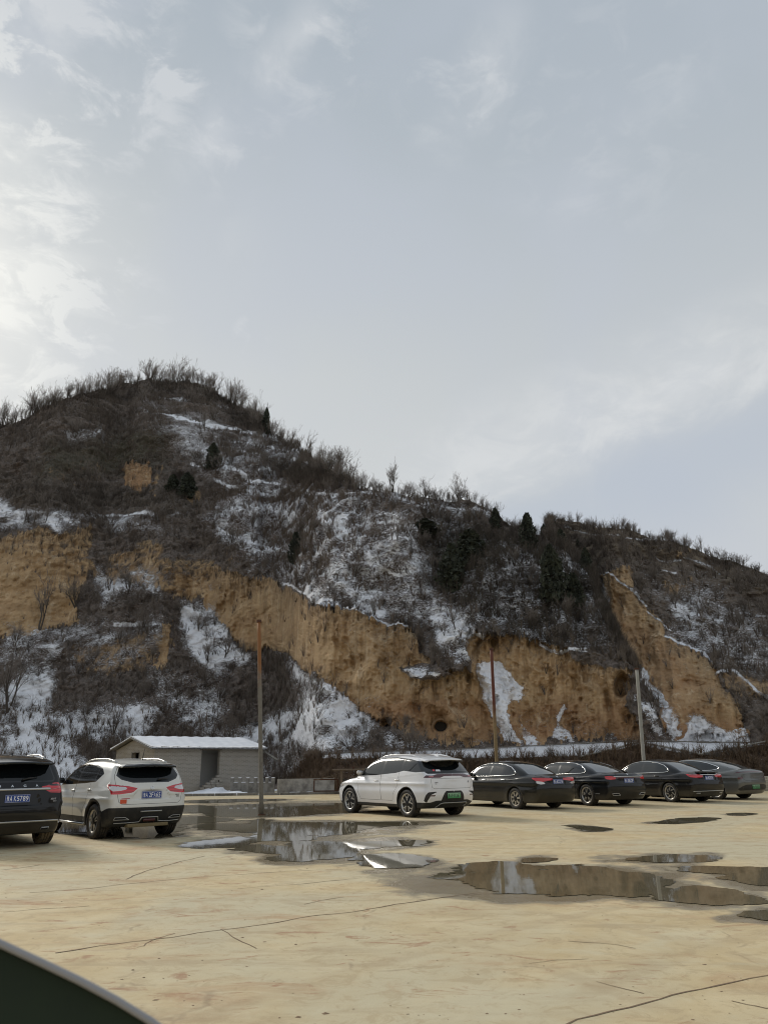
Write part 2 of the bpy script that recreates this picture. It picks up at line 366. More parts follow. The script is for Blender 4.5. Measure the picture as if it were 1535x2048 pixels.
def lot_mat(t):
    P = t.coord(); x, y, z = t.sep(P); wt = t.attr('wet', 'Fac')
    n1 = t.noise(P, 0.22, 5, 0.6, 0.6); n2 = t.noise(P, 1.4, 6, 0.62, 0.4)
    mp = t.new('ShaderNodeMapping'); mp.inputs['Rotation'].default_value = (0, 0, R(-8)); mp.inputs['Scale'].default_value = (0.8, 1.5, 1); t.put(mp.inputs[0], P)
    n3 = t.noise(mp.outputs[0], 0.9, 7, 0.66, 0.8)
    mp2 = t.new('ShaderNodeMapping'); mp2.inputs['Rotation'].default_value = (0, 0, R(52)); mp2.inputs['Scale'].default_value = (0.5, 2.6, 1); t.put(mp2.inputs[0], P)
    n4 = t.noise(mp2.outputs[0], 1.0, 5, 0.6, 0.5)
    n5 = t.noise(P, 34, 4, 0.7)
    c = t.mix(t.ss(n2, 0.3, 0.7), (0.54, 0.415, 0.225), (0.64, 0.525, 0.32))
    c = t.mix(t.ss(n1, 0.42, 0.62), c, (0.54, 0.475, 0.32))
    red = t.m('MULTIPLY', t.ss(n3, 0.52, 0.70), t.m('ADD', 0.55, t.ss(x, 4.0, -9.0, 0, 0.4)))
    c = t.mix(red, c, (0.43, 0.26, 0.135))
    c = t.mix(t.m('MULTIPLY', t.ss(n4, 0.52, 0.70), 0.45), c, (0.38, 0.29, 0.175))
    c = t.mix(t.m('MULTIPLY', t.ss(n5, 0.62, 0.75), 0.30), c, (0.30, 0.22, 0.14))
    sp = t.noise(P, 7.0, 5, 0.75, 1.0)
    c = t.mix(t.m('MULTIPLY', t.ss(sp, 0.66, 0.72), 0.45), c, (0.28, 0.17, 0.10))
    g4 = t.noise(P, 4.2, 8, 0.72, 0.8); c = t.mix(t.m('MULTIPLY', t.ss(g4, 0.50, 0.62), 0.45), c, (0.40, 0.30, 0.17)); c = t.mix(t.m('MULTIPLY', t.ss(g4, 0.46, 0.34), 0.25), c, (0.64, 0.56, 0.38))
    g6 = t.noise(P, 120, 3, 0.7); c = t.mix(t.m('MULTIPLY', t.ss(g6, 0.5, 0.75), 0.25), c, (0.30, 0.24, 0.16))
    mpr_ = t.new('ShaderNodeMapping'); mpr_.inputs['Rotation'].default_value = (0, 0, R(-5)); mpr_.inputs['Scale'].default_value = (1.0, 2.2, 1); t.put(mpr_.inputs[0], P)
    rd2 = t.noise(mpr_.outputs[0], 1.6, 7, 0.7, 1.2); c = t.mix(t.m('MULTIPLY', t.ss(rd2, 0.57, 0.66), t.ss(x, 12, -6, .40, .90)), c, (0.36, 0.20, 0.11))
    pale = t.m('MULTIPLY', t.ss(n3, 0.47, 0.32), 0.40)
    c = t.mix(pale, c, (0.60, 0.545, 0.38))
    # hairline cracks
    vn = t.v('ADD', P, t.v('SCALE', t.new_noise_vec(P, 0.9), 0.9))
    cr = t.vor(vn, 0.26, 'DISTANCE_TO_EDGE')
    c = t.mix(t.m('MULTIPLY', t.ss(cr, 0.007, 0.001), t.m('MULTIPLY', t.ss(n2, 0.48, 0.60), 0.35)), c, (0.20, 0.13, 0.08))
    for (cx_, cy_, rr_, wd_) in ((-9.0, 1.0, 13.2, .10), (-9.0, 1.0, 11.65, .10), (14.0, -6.0, 19.0, .11), (14.0, -6.0, 17.4, .11), (4.0, 30.0, 15.2, .10), (4.0, 30.0, 16.8, .10)):
        rd_ = t.m('ABSOLUTE', t.m('SUBTRACT', t.v('LENGTH', t.comb(t.m('SUBTRACT', x, cx_), t.m('SUBTRACT', y, cy_), 0.0)), rr_)); tk_ = t.m('MULTIPLY', t.ss(rd_, wd_ * 1.3, wd_ * .5), t.m('MULTIPLY', t.ss(n2, .38, .62), .30))
        c = t.mix(tk_, c, (0.36, 0.26, 0.15))
    spk = t.noise(P, 16.0, 6, 0.8); c = t.mix(t.m('MULTIPLY', t.ss(spk, 0.60, 0.68), 0.40), c, (0.27, 0.19, 0.11)); c = t.mix(t.m('MULTIPLY', t.ss(spk, 0.40, 0.32), 0.30), c, (0.70, 0.61, 0.43))
    grit = t.noise(P, 260, 2, 0.6); c = t.mix(t.m('MULTIPLY', t.ss(grit, 0.56, 0.72), 0.35), c, (0.26, 0.20, 0.13)); c = t.mix(t.m('MULTIPLY', t.ss(grit, 0.42, 0.30), 0.25), c, (0.70, 0.62, 0.46))
    wn = t.m('ADD', wt, t.m('MULTIPLY', t.m('SUBTRACT', t.noise(P, 2.6, 6, 0.65, 0.4), 0.5), 1.1))
    wf = t.m('MULTIPLY', t.ss(wn, 0.30, 0.62), t.ss(wt, 0.02, 0.2))
    c = t.mix(t.m('MULTIPLY', wf, 0.80), c, (0.215, 0.18, 0.125))
    rough = t.m('ADD', t.m('MULTIPLY', n2, 0.12), t.m('SUBTRACT', 0.80, t.m('MULTIPLY', t.ss(wn, 0.45, 0.75), 0.66)))
    h = t.m('ADD', t.m('MULTIPLY', n2, 0.5), t.m('MULTIPLY', n5, 0.12))
    return {'Base Color': c, 'Roughness': rough, 'Normal': t.bump(h, 0.35, 0.03)}
def _nv(s, P, sc):
    n = s.new('ShaderNodeTexNoise'); s.put(n.inputs['Vector'], P); s.put(n.inputs['Scale'], sc); s.put(n.inputs['Detail'], 5)
    return s.v('SUBTRACT', n.outputs['Color'], (0.5, 0.5, 0.5))
NT.new_noise_vec = _nv
m_lot = mat('muddy_concrete', spec=0.35, fn=lot_mat)
lot = mesh_obj('parking_lot', np.stack([fx, fy, gz], 1), Fq, m_lot, smooth=True, kind='structure')
a = lot.data.attributes.new('wet', 'FLOAT', 'POINT'); a.data.foreach_set('value', wet.astype(np.float32))
m_dirt = mat('bare_dirt', (0.25, 0.19, 0.12), 0.95)
mesh_obj('ground', [(-500, -300, -0.03), (500, -300, -0.03), (500, 600, -0.03), (-500, 600, -0.03)], [(0, 1, 2, 3)], m_lot, kind='structure')

m_water = mat('muddy_water', (0.105, 0.09, 0.05), 0.025, ior=1.36, spec=0.6, fn=lambda t: {
    'Base Color': t.mix(t.noise(t.coord(), 0.8, 4), (0.085, 0.075, 0.045), (0.22, 0.185, 0.12)),
    'Normal': t.bump(t.noise(t.coord(), 5.0, 3), 0.012, 0.02)})
for pi, (k, q) in enumerate(PW.items()):
    st = .05; X_, Y_ = np.meshgrid(np.arange(q[:, 0].min() - .5, q[:, 0].max() + .5, st), np.arange(q[:, 1].min() - .5, q[:, 1].max() + .5, st)); s2 = X_.shape; X_, Y_ = X_.ravel(), Y_.ravel()
    sz_ = min(1.0, .22 * math.sqrt(abs(poly_area(q))) + .12)
    g_ = poly_sd(X_, Y_, q[::2]) - .17 * sz_ + sz_ * (.30 * fbm(X_ * .8 + pi * 9, Y_ * 1.1, X_ * 0 + pi, 4, .6) + .17 * fbm(X_ * 3.2, Y_ * 4.4, X_ * 0 + pi, 5, .65))
    nr_, nc_ = s2; ii = np.arange(nr_ * nc_).reshape(nr_, nc_); Q_ = np.stack([ii[:-1, :-1], ii[:-1, 1:], ii[1:, 1:], ii[1:, :-1]], -1).reshape(-1, 4)
    T_ = np.concatenate([Q_[:, [0, 1, 2]], Q_[:, [0, 2, 3]]]); T_ = T_[(g_[T_] < .1).any(1)]
    V_ = np.stack([X_, Y_, np.full(X_.size, .0045 + .0003 * pi)], 1); N_ = np.tile([0., 0., 1.], (len(V_), 1)); V_, N_, inn, _o = cut(V_, N_, T_, g_)
    used, inv = np.unique(inn, return_inverse=True)
    mesh_obj('puddle', V_[used], inv.reshape(-1, 3), m_water, label=k + ' on the muddy concrete', cat='puddle', group='puddles on the parking lot')

def strip(px_pts, width, seed, z=0.003, step=0.12):
    pts = np.array([ground_at(*p)[:2] for p in px_pts]); out = []
    for a_, b_ in zip(pts[:-1], pts[1:]):
        k = max(2, int(np.linalg.norm(b_ - a_) / step)); t = np.linspace(0, 1, k, endpoint=False)[:, None]; out.append(a_ + (b_ - a_) * t)
    out.append(pts[-1:]); q = np.concatenate(out)
    q[:, 0] += 0.05 * fbm(q[:, 0] * 1.5, q[:, 1] * 1.5, q[:, 0] * 0 + seed, 4, .6); q[:, 1] += 0.05 * fbm(q[:, 0] * 1.5 + 9, q[:, 1] * 1.5, q[:, 0] * 0 + seed + 5, 4, .6)
    tg = np.gradient(q, axis=0); tg /= np.linalg.norm(tg, axis=1)[:, None] + 1e-9; nn = np.stack([-tg[:, 1], tg[:, 0]], 1)
    wd = width * .78 * (0.65 + 0.7 * np.abs(fbm(q[:, 0] * 3, q[:, 1] * 3, q[:, 0] * 0 + seed, 3)))[:, None] / 2
    A, B = q + nn * wd, q - nn * wd; V = [(*p, z) for p in A] + [(*p, z) for p in B]; n = len(q)
    return V, [(i, i + n, i + n + 1, i + 1) for i in range(n - 1)]
m_crack = mat('crack_dirt', (0.20, 0.135, 0.08), 0.9)
JN = [([(120,1905),(200,1893),(300,1879),(450,1858),(600,1838),(760,1815),(960,1787)], .022), ([(60,1785),(200,1774),(400,1755),(560,1744),(690,1738)], .016),
      ([(1130,2060),(1180,2040),(1300,2010),(1420,1981),(1560,1948)], .020), ([(480,1778),(600,1768),(720,1756)], .014),
      ([(0,1826),(90,1818),(170,1812)], .014), ([(830,1800),(960,1787),(1100,1786)], .012)]
CK = [([(345,1866),(320,1874),(300,1880),(290,1890),(280,1893)], .012), ([(446,1858),(470,1872),(485,1884),(508,1897)], .012),
      ([(410,1712),(370,1722),(320,1734),(285,1744),(255,1758)], .022), ([(1195,1961),(1260,1975),(1300,1985)], .009), ([(1440,1998),(1475,2007),(1510,2014),(1580,2018)], .011),
      ([(1130,1880),(1220,1888),(1262,1897)], .012), ([(600,1810),(640,1802),(690,1794)], .018), ([(1060,1928),(1110,1922),(1180,1920)], .010), ([(0,1740),(40,1736),(80,1730)], .02)]
V, Fc = [], []
for i, (p, wd) in enumerate(JN):
    v, f = strip(p, wd, i); Fc += [tuple(q + len(V) for q in ff) for ff in f]; V += v
mesh_obj('pavement_joint', V, Fc, m_crack, kind='structure')
V, Fc = [], []
for i, (p, wd) in enumerate(CK):
    v, f = strip(p, wd, 20 + i); Fc += [tuple(q + len(V) for q in ff) for ff in f]; V += v
mesh_obj('pavement_crack', V, Fc, m_crack, kind='structure')

# small clods of mud and stones trodden across the concrete
mb = MB()
for i in range(170):
    px, py = rs.uniform(0, 1535), rs.uniform(1690, 2040); g = ground_at(px, py)
    if any(poly_sd(np.array([g[0]]), np.array([g[1]]), q[::4])[0] < 0.1 for q in PW.values()): continue
    s_ = rs.uniform(0.004, 0.013) if i % 14 else rs.uniform(0.015, 0.024)
    th = rs.rand(6) * 0.5 + np.arange(6) * math.pi / 3; rr = s_ * rs.uniform(0.6, 1.2, 6)
    V = [(g[0] + math.cos(t) * r_, g[1] + math.sin(t) * r_, 0.001) for t, r_ in zip(th, rr)] + [(g[0] + rs.uniform(-.3, .3) * s_, g[1], s_ * rs.uniform(0.2, 0.45))]
    mb.add(V, [(j, (j + 1) % 6, 6) for j in range(6)])
mb.obj('mud_clods', mat('mud_clod', (0.25, 0.17, 0.10), 0.95), kind='stuff', label='crumbs of mud and small stones scattered over the concrete')

# ================================================================== the loess hill
SKY = [(-900,905),(-600,880),(-300,870),(0,852),(40,838),(90,812),(150,792),(220,778),(300,762),(370,764),(430,782),(470,812),(500,824),(524,832),(534,862),(600,890),(640,925),(700,962),(720,985),(780,990),(850,990),(940,996),(1000,1034),(1040,1050),(1085,1068),(1090,1050),(1120,1038),(1160,1040),(1200,1054),(1255,1052),(1280,1067),(1340,1078),(1400,1107),(1450,1122),(1500,1133),(1535,1150),(1700,1190),(2000,1230),(2400,1260)]
def azel(x, y):
    d = ray(x, y); return math.atan2(d[0], d[1]), math.atan2(d[2], math.hypot(d[0], d[1]))
sk_ae = np.array([azel(*p) for p in SKY])
az = np.concatenate([np.linspace(R(-58), R(-30.2), 50), np.linspace(R(-30), R(30), 800), np.linspace(R(30.2), R(58), 50)])
NR_ = 540
e_top = np.interp(az, sk_ae[:, 0], sk_ae[:, 1])
e_top = e_top + R(0.10) * fbm(az * 60, az * 0, az * 0, 5)
st_ae = np.array([azel(x, 1587) for x in np.linspace(-900, 2400, 60)])
e_bot = np.interp(az, st_ae[:, 0], st_ae[:, 1])
tt = np.linspace(0, 1, NR_)[:, None]
EL = e_bot[None] + tt * (e_top - e_bot)[None]; AZ = np.repeat(az[None], NR_, 0)
azc = np.clip(AZ, R(-48), R(48))
D3 = np.stack([np.sin(azc) * np.cos(EL), np.cos(azc) * np.cos(EL), np.sin(EL)], -1)
wv = D3 @ AF; PX = CX + FPX * (D3 @ AR) / wv; PY = CY - FPX * (D3 @ AU) / wv
PXr = np.where(PX < 0, -PX * 0.7, np.where(PX > 1535, 1535 - (PX - 1535) * 0.5, PX)); PXr = np.clip(PXr, 0, 1535)
w1 = fbm(PXr / 70, PY / 70, PX * 0, 5, 0.6); w2 = fbm(PXr / 70 + 50, PY / 70, PX * 0 + 4, 5, 0.6)
w3 = fbm(PXr / 14, PY / 14, PX * 0 + 8, 4, 0.6)
X1 = PXr + 13 * w1 + 3 * w3; Y1 = PY + 11 * w2 + 3 * w3

def region(poly, feather, X=None, Y=None):
    return sstep(poly_sd(X1 if X is None else X, Y1 if Y is None else Y, poly), feather, -feather)
CLIFF = [
 ([(-40,1085),(40,1062),(110,1058),(150,1045),(192,1045),(205,1092),(250,1100),(300,1085),(350,1085),(420,1108),(445,1150),(425,1185),(350,1192),(300,1170),(180,1150),(140,1185),(150,1240),(90,1250),(0,1275),(-40,1275)], 7, 0.75),
 ([(140,1290),(220,1265),(300,1262),(335,1255),(345,1320),(300,1350),(200,1345),(150,1330)], 10, 0.45),
 ([(322,1250),(345,1242),(350,1290),(332,1335),(316,1335)], 3, 0.95),
 ([(395,1190),(430,1150),(470,1140),(540,1160),(600,1200),(680,1215),(760,1235),(810,1250),(850,1290),(870,1330),(900,1345),(940,1335),(965,1385),(978,1470),(930,1492),(860,1480),(790,1452),(740,1432),(700,1402),(640,1345),(580,1320),(540,1298),(505,1305),(440,1230),(400,1212)], 5, 1.0),
 ([(925,1270),(960,1277),(1030,1270),(1080,1280),(1120,1302),(1180,1312),(1240,1330),(1262,1385),(1258,1425),(1295,1475),(1100,1484),(1000,1484),(962,1445),(950,1345)], 5, 1.0),
 ([(1183,1143),(1215,1145),(1240,1170),(1270,1200),(1312,1242),(1332,1275),(1400,1302),(1432,1342),(1442,1382),(1472,1432),(1495,1470),(1380,1482),(1330,1440),(1290,1380),(1268,1330),(1240,1290),(1208,1230),(1190,1180)], 4, 1.0),
 ([(1210,1138),(1270,1130),(1278,1160),(1262,1188),(1240,1168)], 7, 0.7),
 ([(1310,1150),(1370,1140),(1382,1172),(1340,1205)], 12, 0.45),
 ([(1330,1100),(1370,1098),(1378,1118),(1340,1122)], 8, 0.45), ([(1450,1180),(1480,1200),(1470,1230),(1450,1215)], 10, 0.3),
 ([(245,928),(275,915),(302,930),(306,965),(275,982),(248,962)], 5, 0.85), ([(372,975),(410,975),(408,1000),(380,1004)], 5, 0.7), ([(308,935),(325,930),(322,985),(306,990)], 4, 0.45),
 ([(58,915),(160,905),(232,905),(205,962),(100,965)], 14, 0.35), ([(430,1085),(470,1100),(480,1140),(440,1150)], 10, 0.5),
 ([(1435,1340),(1560,1345),(1560,1385),(1455,1395)], 10, 0.5), ([(1440,1395),(1535,1400),(1535,1480),(1480,1480)], 14, 0.3),
]
YH = Y1 - 13 * np.abs(fbm(PXr / 6, PY / 55, PX * 0 + 21, 3, .6)) - 4 * w3 + 4
bare = np.zeros_like(PX)
for p, f, s in CLIFF: bare = np.maximum(bare, s * region(p, f, X1, YH))
brushy = region([(795,1318),(880,1318),(905,1352),(880,1362),(820,1350)], 8) + .8 * region([(500,1300),(560,1310),(560,1330),(510,1330)], 8) + .7 * region([(1130,1300),(1200,1310),(1250,1335),(1240,1350),(1150,1325)], 8) + .6 * region([(180,1040),(250,1060),(215,1150),(190,1120)], 10) + .6 * region([(300,1060),(430,1070),(440,1120),(330,1110)], 14)
bare = bare * (1 - np.clip(brushy, 0, 1))
grown = region([(-60,1040),(470,1060),(470,1160),(300,1185),(100,1130),(-60,1130)], 30) * .18 + region([(100,1100),(460,1080),(440,1200),(140,1240)], 40) * .16
bare = bare * (1 - grown)
run = np.zeros(len(az)); stain = np.zeros_like(PX)
for i_ in range(NR_ - 1, -1, -1):
    run = np.where(bare[i_] > .42, run + 1, np.maximum(run - 3, 0)); stain[i_] = run
stain = np.exp(-stain / (16 + 26 * np.abs(fbm(PXr / 9, PY / 300, PX * 0 + 33, 3, .6)))) * (bare > .05)
SNOW = [
 ([(355,1195),(430,1212),(482,1270),(508,1322),(470,1332),(445,1372),(400,1342),(368,1290)], 14, 0.84),
 ([(400,1168),(430,1170),(425,1190),(405,1190)], 6, 0.6),
 ([(-30,1380),(60,1330),(112,1322),(112,1370),(100,1420),(220,1400),(315,1420),(312,1452),(270,1475),(160,1480),(195,1560),(60,1575),(-30,1560)], 16, 0.72),
 ([(20,1405),(50,1412),(78,1460),(132,1470),(165,1540),(110,1575),(60,1550),(38,1460)], 6, 1.05),
 ([(220,1412),(310,1425),(300,1448),(230,1450)], 8, 0.9), ([(0,1270),(60,1260),(110,1275),(100,1310),(40,1330),(0,1320)], 14, 0.5),
 ([(545,1295),(600,1332),(655,1352),(722,1412),(765,1450),(742,1482),(700,1505),(640,1505),(560,1505),(430,1490),(430,1450),(520,1440),(600,1400)], 14, 0.76),
 ([(548,1300),(600,1340),(650,1352),(720,1415),(755,1450),(735,1452),(690,1415),(640,1380),(580,1345)], 5, 0.82),
 ([(620,1420),(650,1430),(650,1500),(615,1500)], 6, 0.8), ([(440,1455),(520,1470),(560,1495),(440,1495)], 8, 0.8),
 ([(280,825),(360,835),(520,862),(600,890),(640,945),(760,1000),(900,1000),(860,1020),(855,1100),(885,1150),(935,1260),(905,1335),(840,1245),(720,1222),(620,1190),(540,1150),(440,1090),(415,1020),(460,980),(390,930),(300,862)], 26, 0.57),
 ([(605,1010),(660,1030),(705,1065),(690,1095),(640,1065)], 8, 0.82), ([(755,1058),(835,1070),(855,1140),(780,1112)], 10, 0.68),
 ([(590,1165),(650,1180),(705,1230),(620,1200)], 7, 0.82), ([(690,1180),(765,1200),(765,1235),(700,1218)], 8, 0.74),
 ([(858,1190),(935,1242),(948,1335),(905,1320),(850,1262)], 8, 0.76), ([(700,960),(860,985),(980,1010),(980,1030),(760,1010)], 7, 0.66),
 ([(860,1020),(1050,1070),(1180,1130),(1245,1290),(1100,1300),(930,1262),(862,1130)], 24, 0.40),
 ([(1175,1160),(1212,1200),(1212,1250),(1190,1220)], 6, 0.8), ([(1105,1195),(1130,1200),(1145,1235),(1125,1230)], 5, 0.72), ([(1120,1085),(1160,1110),(1180,1150),(1150,1160),(1130,1130)], 8, 0.62),
 ([(955,1335),(1000,1322),(1048,1370),(1042,1400),(1012,1422),(1048,1490),(1000,1490),(968,1400)], 6, 0.95),
 ([(1040,1430),(1075,1460),(1098,1492),(1058,1490)], 4, 0.85), ([(1135,1412),(1152,1420),(1122,1450),(1156,1492),(1108,1490),(1112,1440)], 4, 0.88),
 ([(1270,1330),(1290,1352),(1330,1400),(1378,1460),(1360,1474),(1305,1410),(1275,1370)], 4, 0.86), ([(1275,1395),(1300,1420),(1340,1465),(1325,1468),(1285,1425)], 3, 0.7),
 ([(1385,1430),(1420,1440),(1442,1462),(1485,1450),(1505,1490),(1340,1492),(1380,1465)], 6, 0.88),
 ([(1335,1190),(1405,1240),(1385,1265),(1340,1230)], 8, 0.66), ([(1290,1150),(1400,1150),(1550,1250),(1550,1345),(1420,1322),(1340,1272)], 20, 0.50),
 ([(-30,1000),(150,1005),(190,1035),(120,1060),(-30,1060)], 10, 0.66), ([(200,1040),(350,1040),(340,1068),(230,1075)], 10, 0.6), ([(280,800),(540,850),(540,862),(300,840)], 10, .55), ([(120,1240),(330,1235),(340,1345),(150,1345)], 20, .5), ([(300,1350),(460,1380),(440,1480),(300,1440)], 20, .6), ([(0,1240),(160,1240),(120,1330),(0,1340)], 14, .62),
 ([(190,1130),(320,1140),(320,1190),(210,1215)], 12, 0.64), ([(130,855),(200,862),(215,878),(150,876)], 5, 0.6),
 ([(800,1320),(870,1335),(890,1352),(820,1350)], 5, 0.8), ([(440,1480),(560,1500),(620,1520),(560,1560),(520,1560)], 10, 0.55),
 ([(960,1400),(1300,1470),(1340,1485),(960,1490)], 14, 0.42), ([(700,1260),(790,1260),(800,1420),(740,1420)], 25, 0.26),
 ([(780,1470),(860,1485),(960,1470),(960,1492),(780,1500)], 10, 0.6),
]
snow = np.zeros_like(PX)
for p, f, s in SNOW: snow = np.maximum(snow, s * region(p, f * 1.3))
snow = snow * (1 - 0.55 * bare * (snow < 0.6))
snow = snow + (snow < .86) * (snow > .2) * .20 * np.clip(fbm(PXr / 34, PY / 20, PX * 0 + 61, 4, .6), -1, .8)
STROKE = [([(540,862),(600,882),(660,915)], 2.2, .8), ([(470,884),(540,892),(610,905)], 2.0, .7), ([(520,940),(600,948),(690,962)], 2.0, .7), ([(430,960),(500,975),(560,1000)], 2.2, .75), ([(640,1040),(720,1052),(800,1050)], 2.0, .7), ([(1120,1056),(1180,1060),(1240,1070)], 1.6, .6), ([(440,1060),(520,1085),(600,1110)], 2.2, .75), ([(700,1120),(760,1135),(820,1150)], 2.2, .7), ([(960,1110),(1040,1120),(1090,1140)], 1.8, .6), ([(930,1180),(1010,1190),(1080,1200)], 1.8, .6), ([(1300,1110),(1380,1125),(1440,1150)], 1.6, .6), ([(1400,1200),(1470,1225),(1535,1235)], 1.6, .55),  # snow-dusted terrace edges and cliff rims
 ([(310,795),(380,802),(455,815)], 2.2, .85), ([(282,822),(340,834),(400,846),(470,856),(540,868),(600,892)], 3, .85), ([(480,905),(560,918),(640,925)], 3, .75),
 ([(380,920),(430,930),(520,960),(600,985),(700,992),(860,1002),(990,1022)], 2.6, .82), ([(90,1040),(130,1012),(165,1012),(188,1035),(280,1037),(375,1030)], 3.2, .95),
 ([(1183,1143),(1220,1148),(1250,1175),(1290,1215)], 2.0, .85), ([(1330,1275),(1400,1300),(1425,1325)], 2.2, .85), ([(918,1252),(935,1268),(965,1278)], 2.2, .85),
 ([(1078,1285),(1110,1308),(1172,1300)], 3, .75), ([(560,1165),(640,1203),(760,1236),(810,1250)], 2.5, .75), ([(1250,1075),(1345,1078)], 1.6, .7), ([(1325,1140),(1350,1150)], 2, .7),
 ([(1290,1225),(1340,1262)], 1.5, .7), ([(1430,1345),(1470,1340),(1510,1380),(1535,1392)], 3, .75), ([(225,1248),(320,1250)], 3, .75), ([(1360,1480),(1500,1484)], 3, .9)]
for p, wd, s in STROKE: snow = np.maximum(snow, min(.9, s * 1.12) * sstep(line_d(PXr + 5 * w1 + 1.5 * w3, PY + 4 * w2 + 1.5 * w3, p), wd * 2.2, wd * 0.6))
bank_top = np.interp(PXr, [0, 560, 620, 900, 1165, 1275, 1400, 1500, 1535], [1575, 1575, 1518, 1517, 1512, 1490, 1511, 1492, 1488]) + 2.5 * w1
shelf_top = np.interp(PXr, [0, 560, 620, 700, 960, 1270, 1400, 1500, 1535], [1560, 1530, 1512, 1505, 1497, 1483, 1486, 1487, 1488])
walls = np.clip(region([(170,792),(300,768),(450,790),(455,812),(320,792),(200,812)], 8) + region([(456,812),(532,838),(532,862),(465,842)], 5) + region([(540,932),(650,930),(715,980),(600,975)], 8) + region([(0,960),(370,985),(410,1010),(370,1030),(190,1032),(0,1005)], 14), 0, 1)
snow = snow * (1 - .8 * walls)
right = sstep(PXr, 545, 635)
shelf = right * sstep(PY, shelf_top - 1.5, shelf_top + 1.5) * sstep(PY, bank_top + 1.5, bank_top - 1.5)
bank = right * sstep(PY, bank_top - 2, bank_top + 2)
snow = np.maximum(snow * (1 - bank), shelf * 1.02)
bare = bare * (1 - shelf) * (1 - bank)
y_b = np.interp(PXr, [0, 545, 635, 1535], [1569, 1569, 1581, 1577])
# slopes in degrees
S = 43 + 7 * fbm(PXr / 120, PY / 90, PX * 0 + 2, 4)
S = S + (72 - S) * np.clip(bare * 1.15, 0, 1)
low = sstep(PXr, 620, 520) * sstep(PY, 1420, 1470); S = S * (1 - low) + 23 * low
S = S - 5 * sstep(PXr, 1080, 1180) * sstep(PY, 1320, 1200) * (1 - bare)
for p, wd, s in STROKE[:17]:
    dd = line_d(PXr, PY, p); near = sstep(dd, 16, 3); xs = [q[0] for q in p]
    yl = np.interp(PXr, xs, [q[1] for q in p]); below = PY > yl
    S = S + near * np.where(below, 0, 22) - near * np.where(below, 10, 0)
S = S * (1 - shelf) + 13 * shelf; S = S * (1 - bank) + 52 * bank
S = S * sstep(PY, y_b + 1.5, y_b - 1.5)
S = np.clip(S, 0, 78)
tanE = np.tan(EL); de = (e_top - e_bot)[None] / (NR_ - 1)
den = np.maximum(np.tan(np.radians(S)) - tanE, 0.02 + 0.13 * sstep(PY, 1565, 1480))
dl = (1 + tanE ** 2) * de / den
d0 = 1.52 / np.tan(-EL[0])
LD = np.log(d0)[None] + np.concatenate([np.zeros((1, len(az))), np.cumsum(dl[:-1], 0)], 0)
far = region([(1083,1020),(1108,1082),(1180,1140),(1192,1200),(1240,1300),(1275,1360),(1330,1450),(1380,1500),(1700,1520),(1700,980)], 5, PXr + 3 * w1, PY + 3 * w2)
def blur(A, sg, axis):
    k = np.exp(-0.5 * (np.arange(-3 * sg, 3 * sg + 1) / sg) ** 2); k /= k.sum(); n = 3 * sg
    pad = [(0, 0), (0, 0)]; pad[axis] = (n, n); B = np.pad(A, pad, mode='edge'); out = 0
    for i, kk in enumerate(k):
        sl_ = [slice(None)] * 2; sl_[axis] = slice(i, i + A.shape[axis]); out = out + kk * B[tuple(sl_)]
    return out
LD = blur(LD, 9, 1); LD = blur(LD, 2, 0)
Dm = np.exp(LD) * (1 + blur(far, 2, 1) * 0.16 * sstep(PY, 1460, 1180))
# relief
Wx = AZ * 62; Hz = EYE[2] + Dm * tanE
flute = 1 - np.abs(fbm(Wx * 0.55 + 0.5 * w1, Hz * 0.10, Wx * 0 + 1, 4, 0.55)) * 2
flute2 = fbm(Wx * 2.3, Hz * 0.35, Wx * 0 + 5, 4, 0.6)
lump = fbm(Wx * 0.16, Dm * 0.10, Hz * 0.16, 5, 0.55); lump2 = fbm(Wx * 0.9, Dm * 0.5, Hz * 0.9, 4, 0.6)
disp = bare * (-0.55 * flute + 0.20 * flute2 + 0.22 * lump2) + (1 - bare) * (1.5 * lump + 0.42 * lump2)
disp = disp * sstep(PY, 1500, 1440) + (0.25 * lump2) * sstep(PY, 1575, 1560) * sstep(PY, 1440, 1500)
disp *= 1 - shelf * 0.8
HOLES = [((881, 1452), 13, 11, 1.0), ((1241, 1372), 15, 26, 1.6), ((772, 1444), 12, 9, 0.7), ((365, 960), 26, 30, 2.2)]
gul = np.zeros_like(PX)
for p_, w_ in (([(868,1285),(872,1360),(884,1445)], 9), ([(700,1210),(708,1262),(700,1330)], 6), ([(562,1165),(566,1215),(560,1290)], 6), ([(802,1250),(792,1320),(800,1400)], 6), ([(635,1200),(640,1260)], 5), ([(500,1150),(497,1240)], 6), ([(1060,1278),(1052,1340)], 7), ([(1150,1310),(1160,1380),(1150,1450)], 7), ([(1225,1180),(1262,1260),(1320,1350)], 6), ([(1380,1300),(1388,1370)], 6), ([(205,1070),(198,1150)], 7), ([(120,1070),(110,1150),(118,1230)], 7), ([(745,1240),(752,1300),(742,1390)], 5), ([(930,1345),(925,1420)], 7)):
    gul = np.maximum(gul, sstep(line_d(PXr + 6 * w1 + 2 * w3, PY, p_), w_ * 1.6, 0))
gul = gul * np.clip(bare * 1.5, 0, 1); gul = blur(gul, 3, 1) * (.5 + .5 * sstep(fbm(PXr / 20, PY / 30, PX * 0 + 71, 3), -.5, .4)); disp = disp + .62 * gul; stain = np.maximum(stain, .22 * gul)  # gully lines are pushed in and also coloured darker
hole = np.zeros_like(PX)
for (hx, hy), rx, ry, dep in HOLES:
    q = np.sqrt(((PXr - hx) / rx) ** 2 + ((PY - hy) / ry) ** 2); k = sstep(q, 1.15, 0.6); disp = disp + dep * k; hole = np.maximum(hole, k)
Dm = Dm + disp
TX = Dm * np.sin(AZ); TY = Dm * np.cos(AZ); TZ = Hz
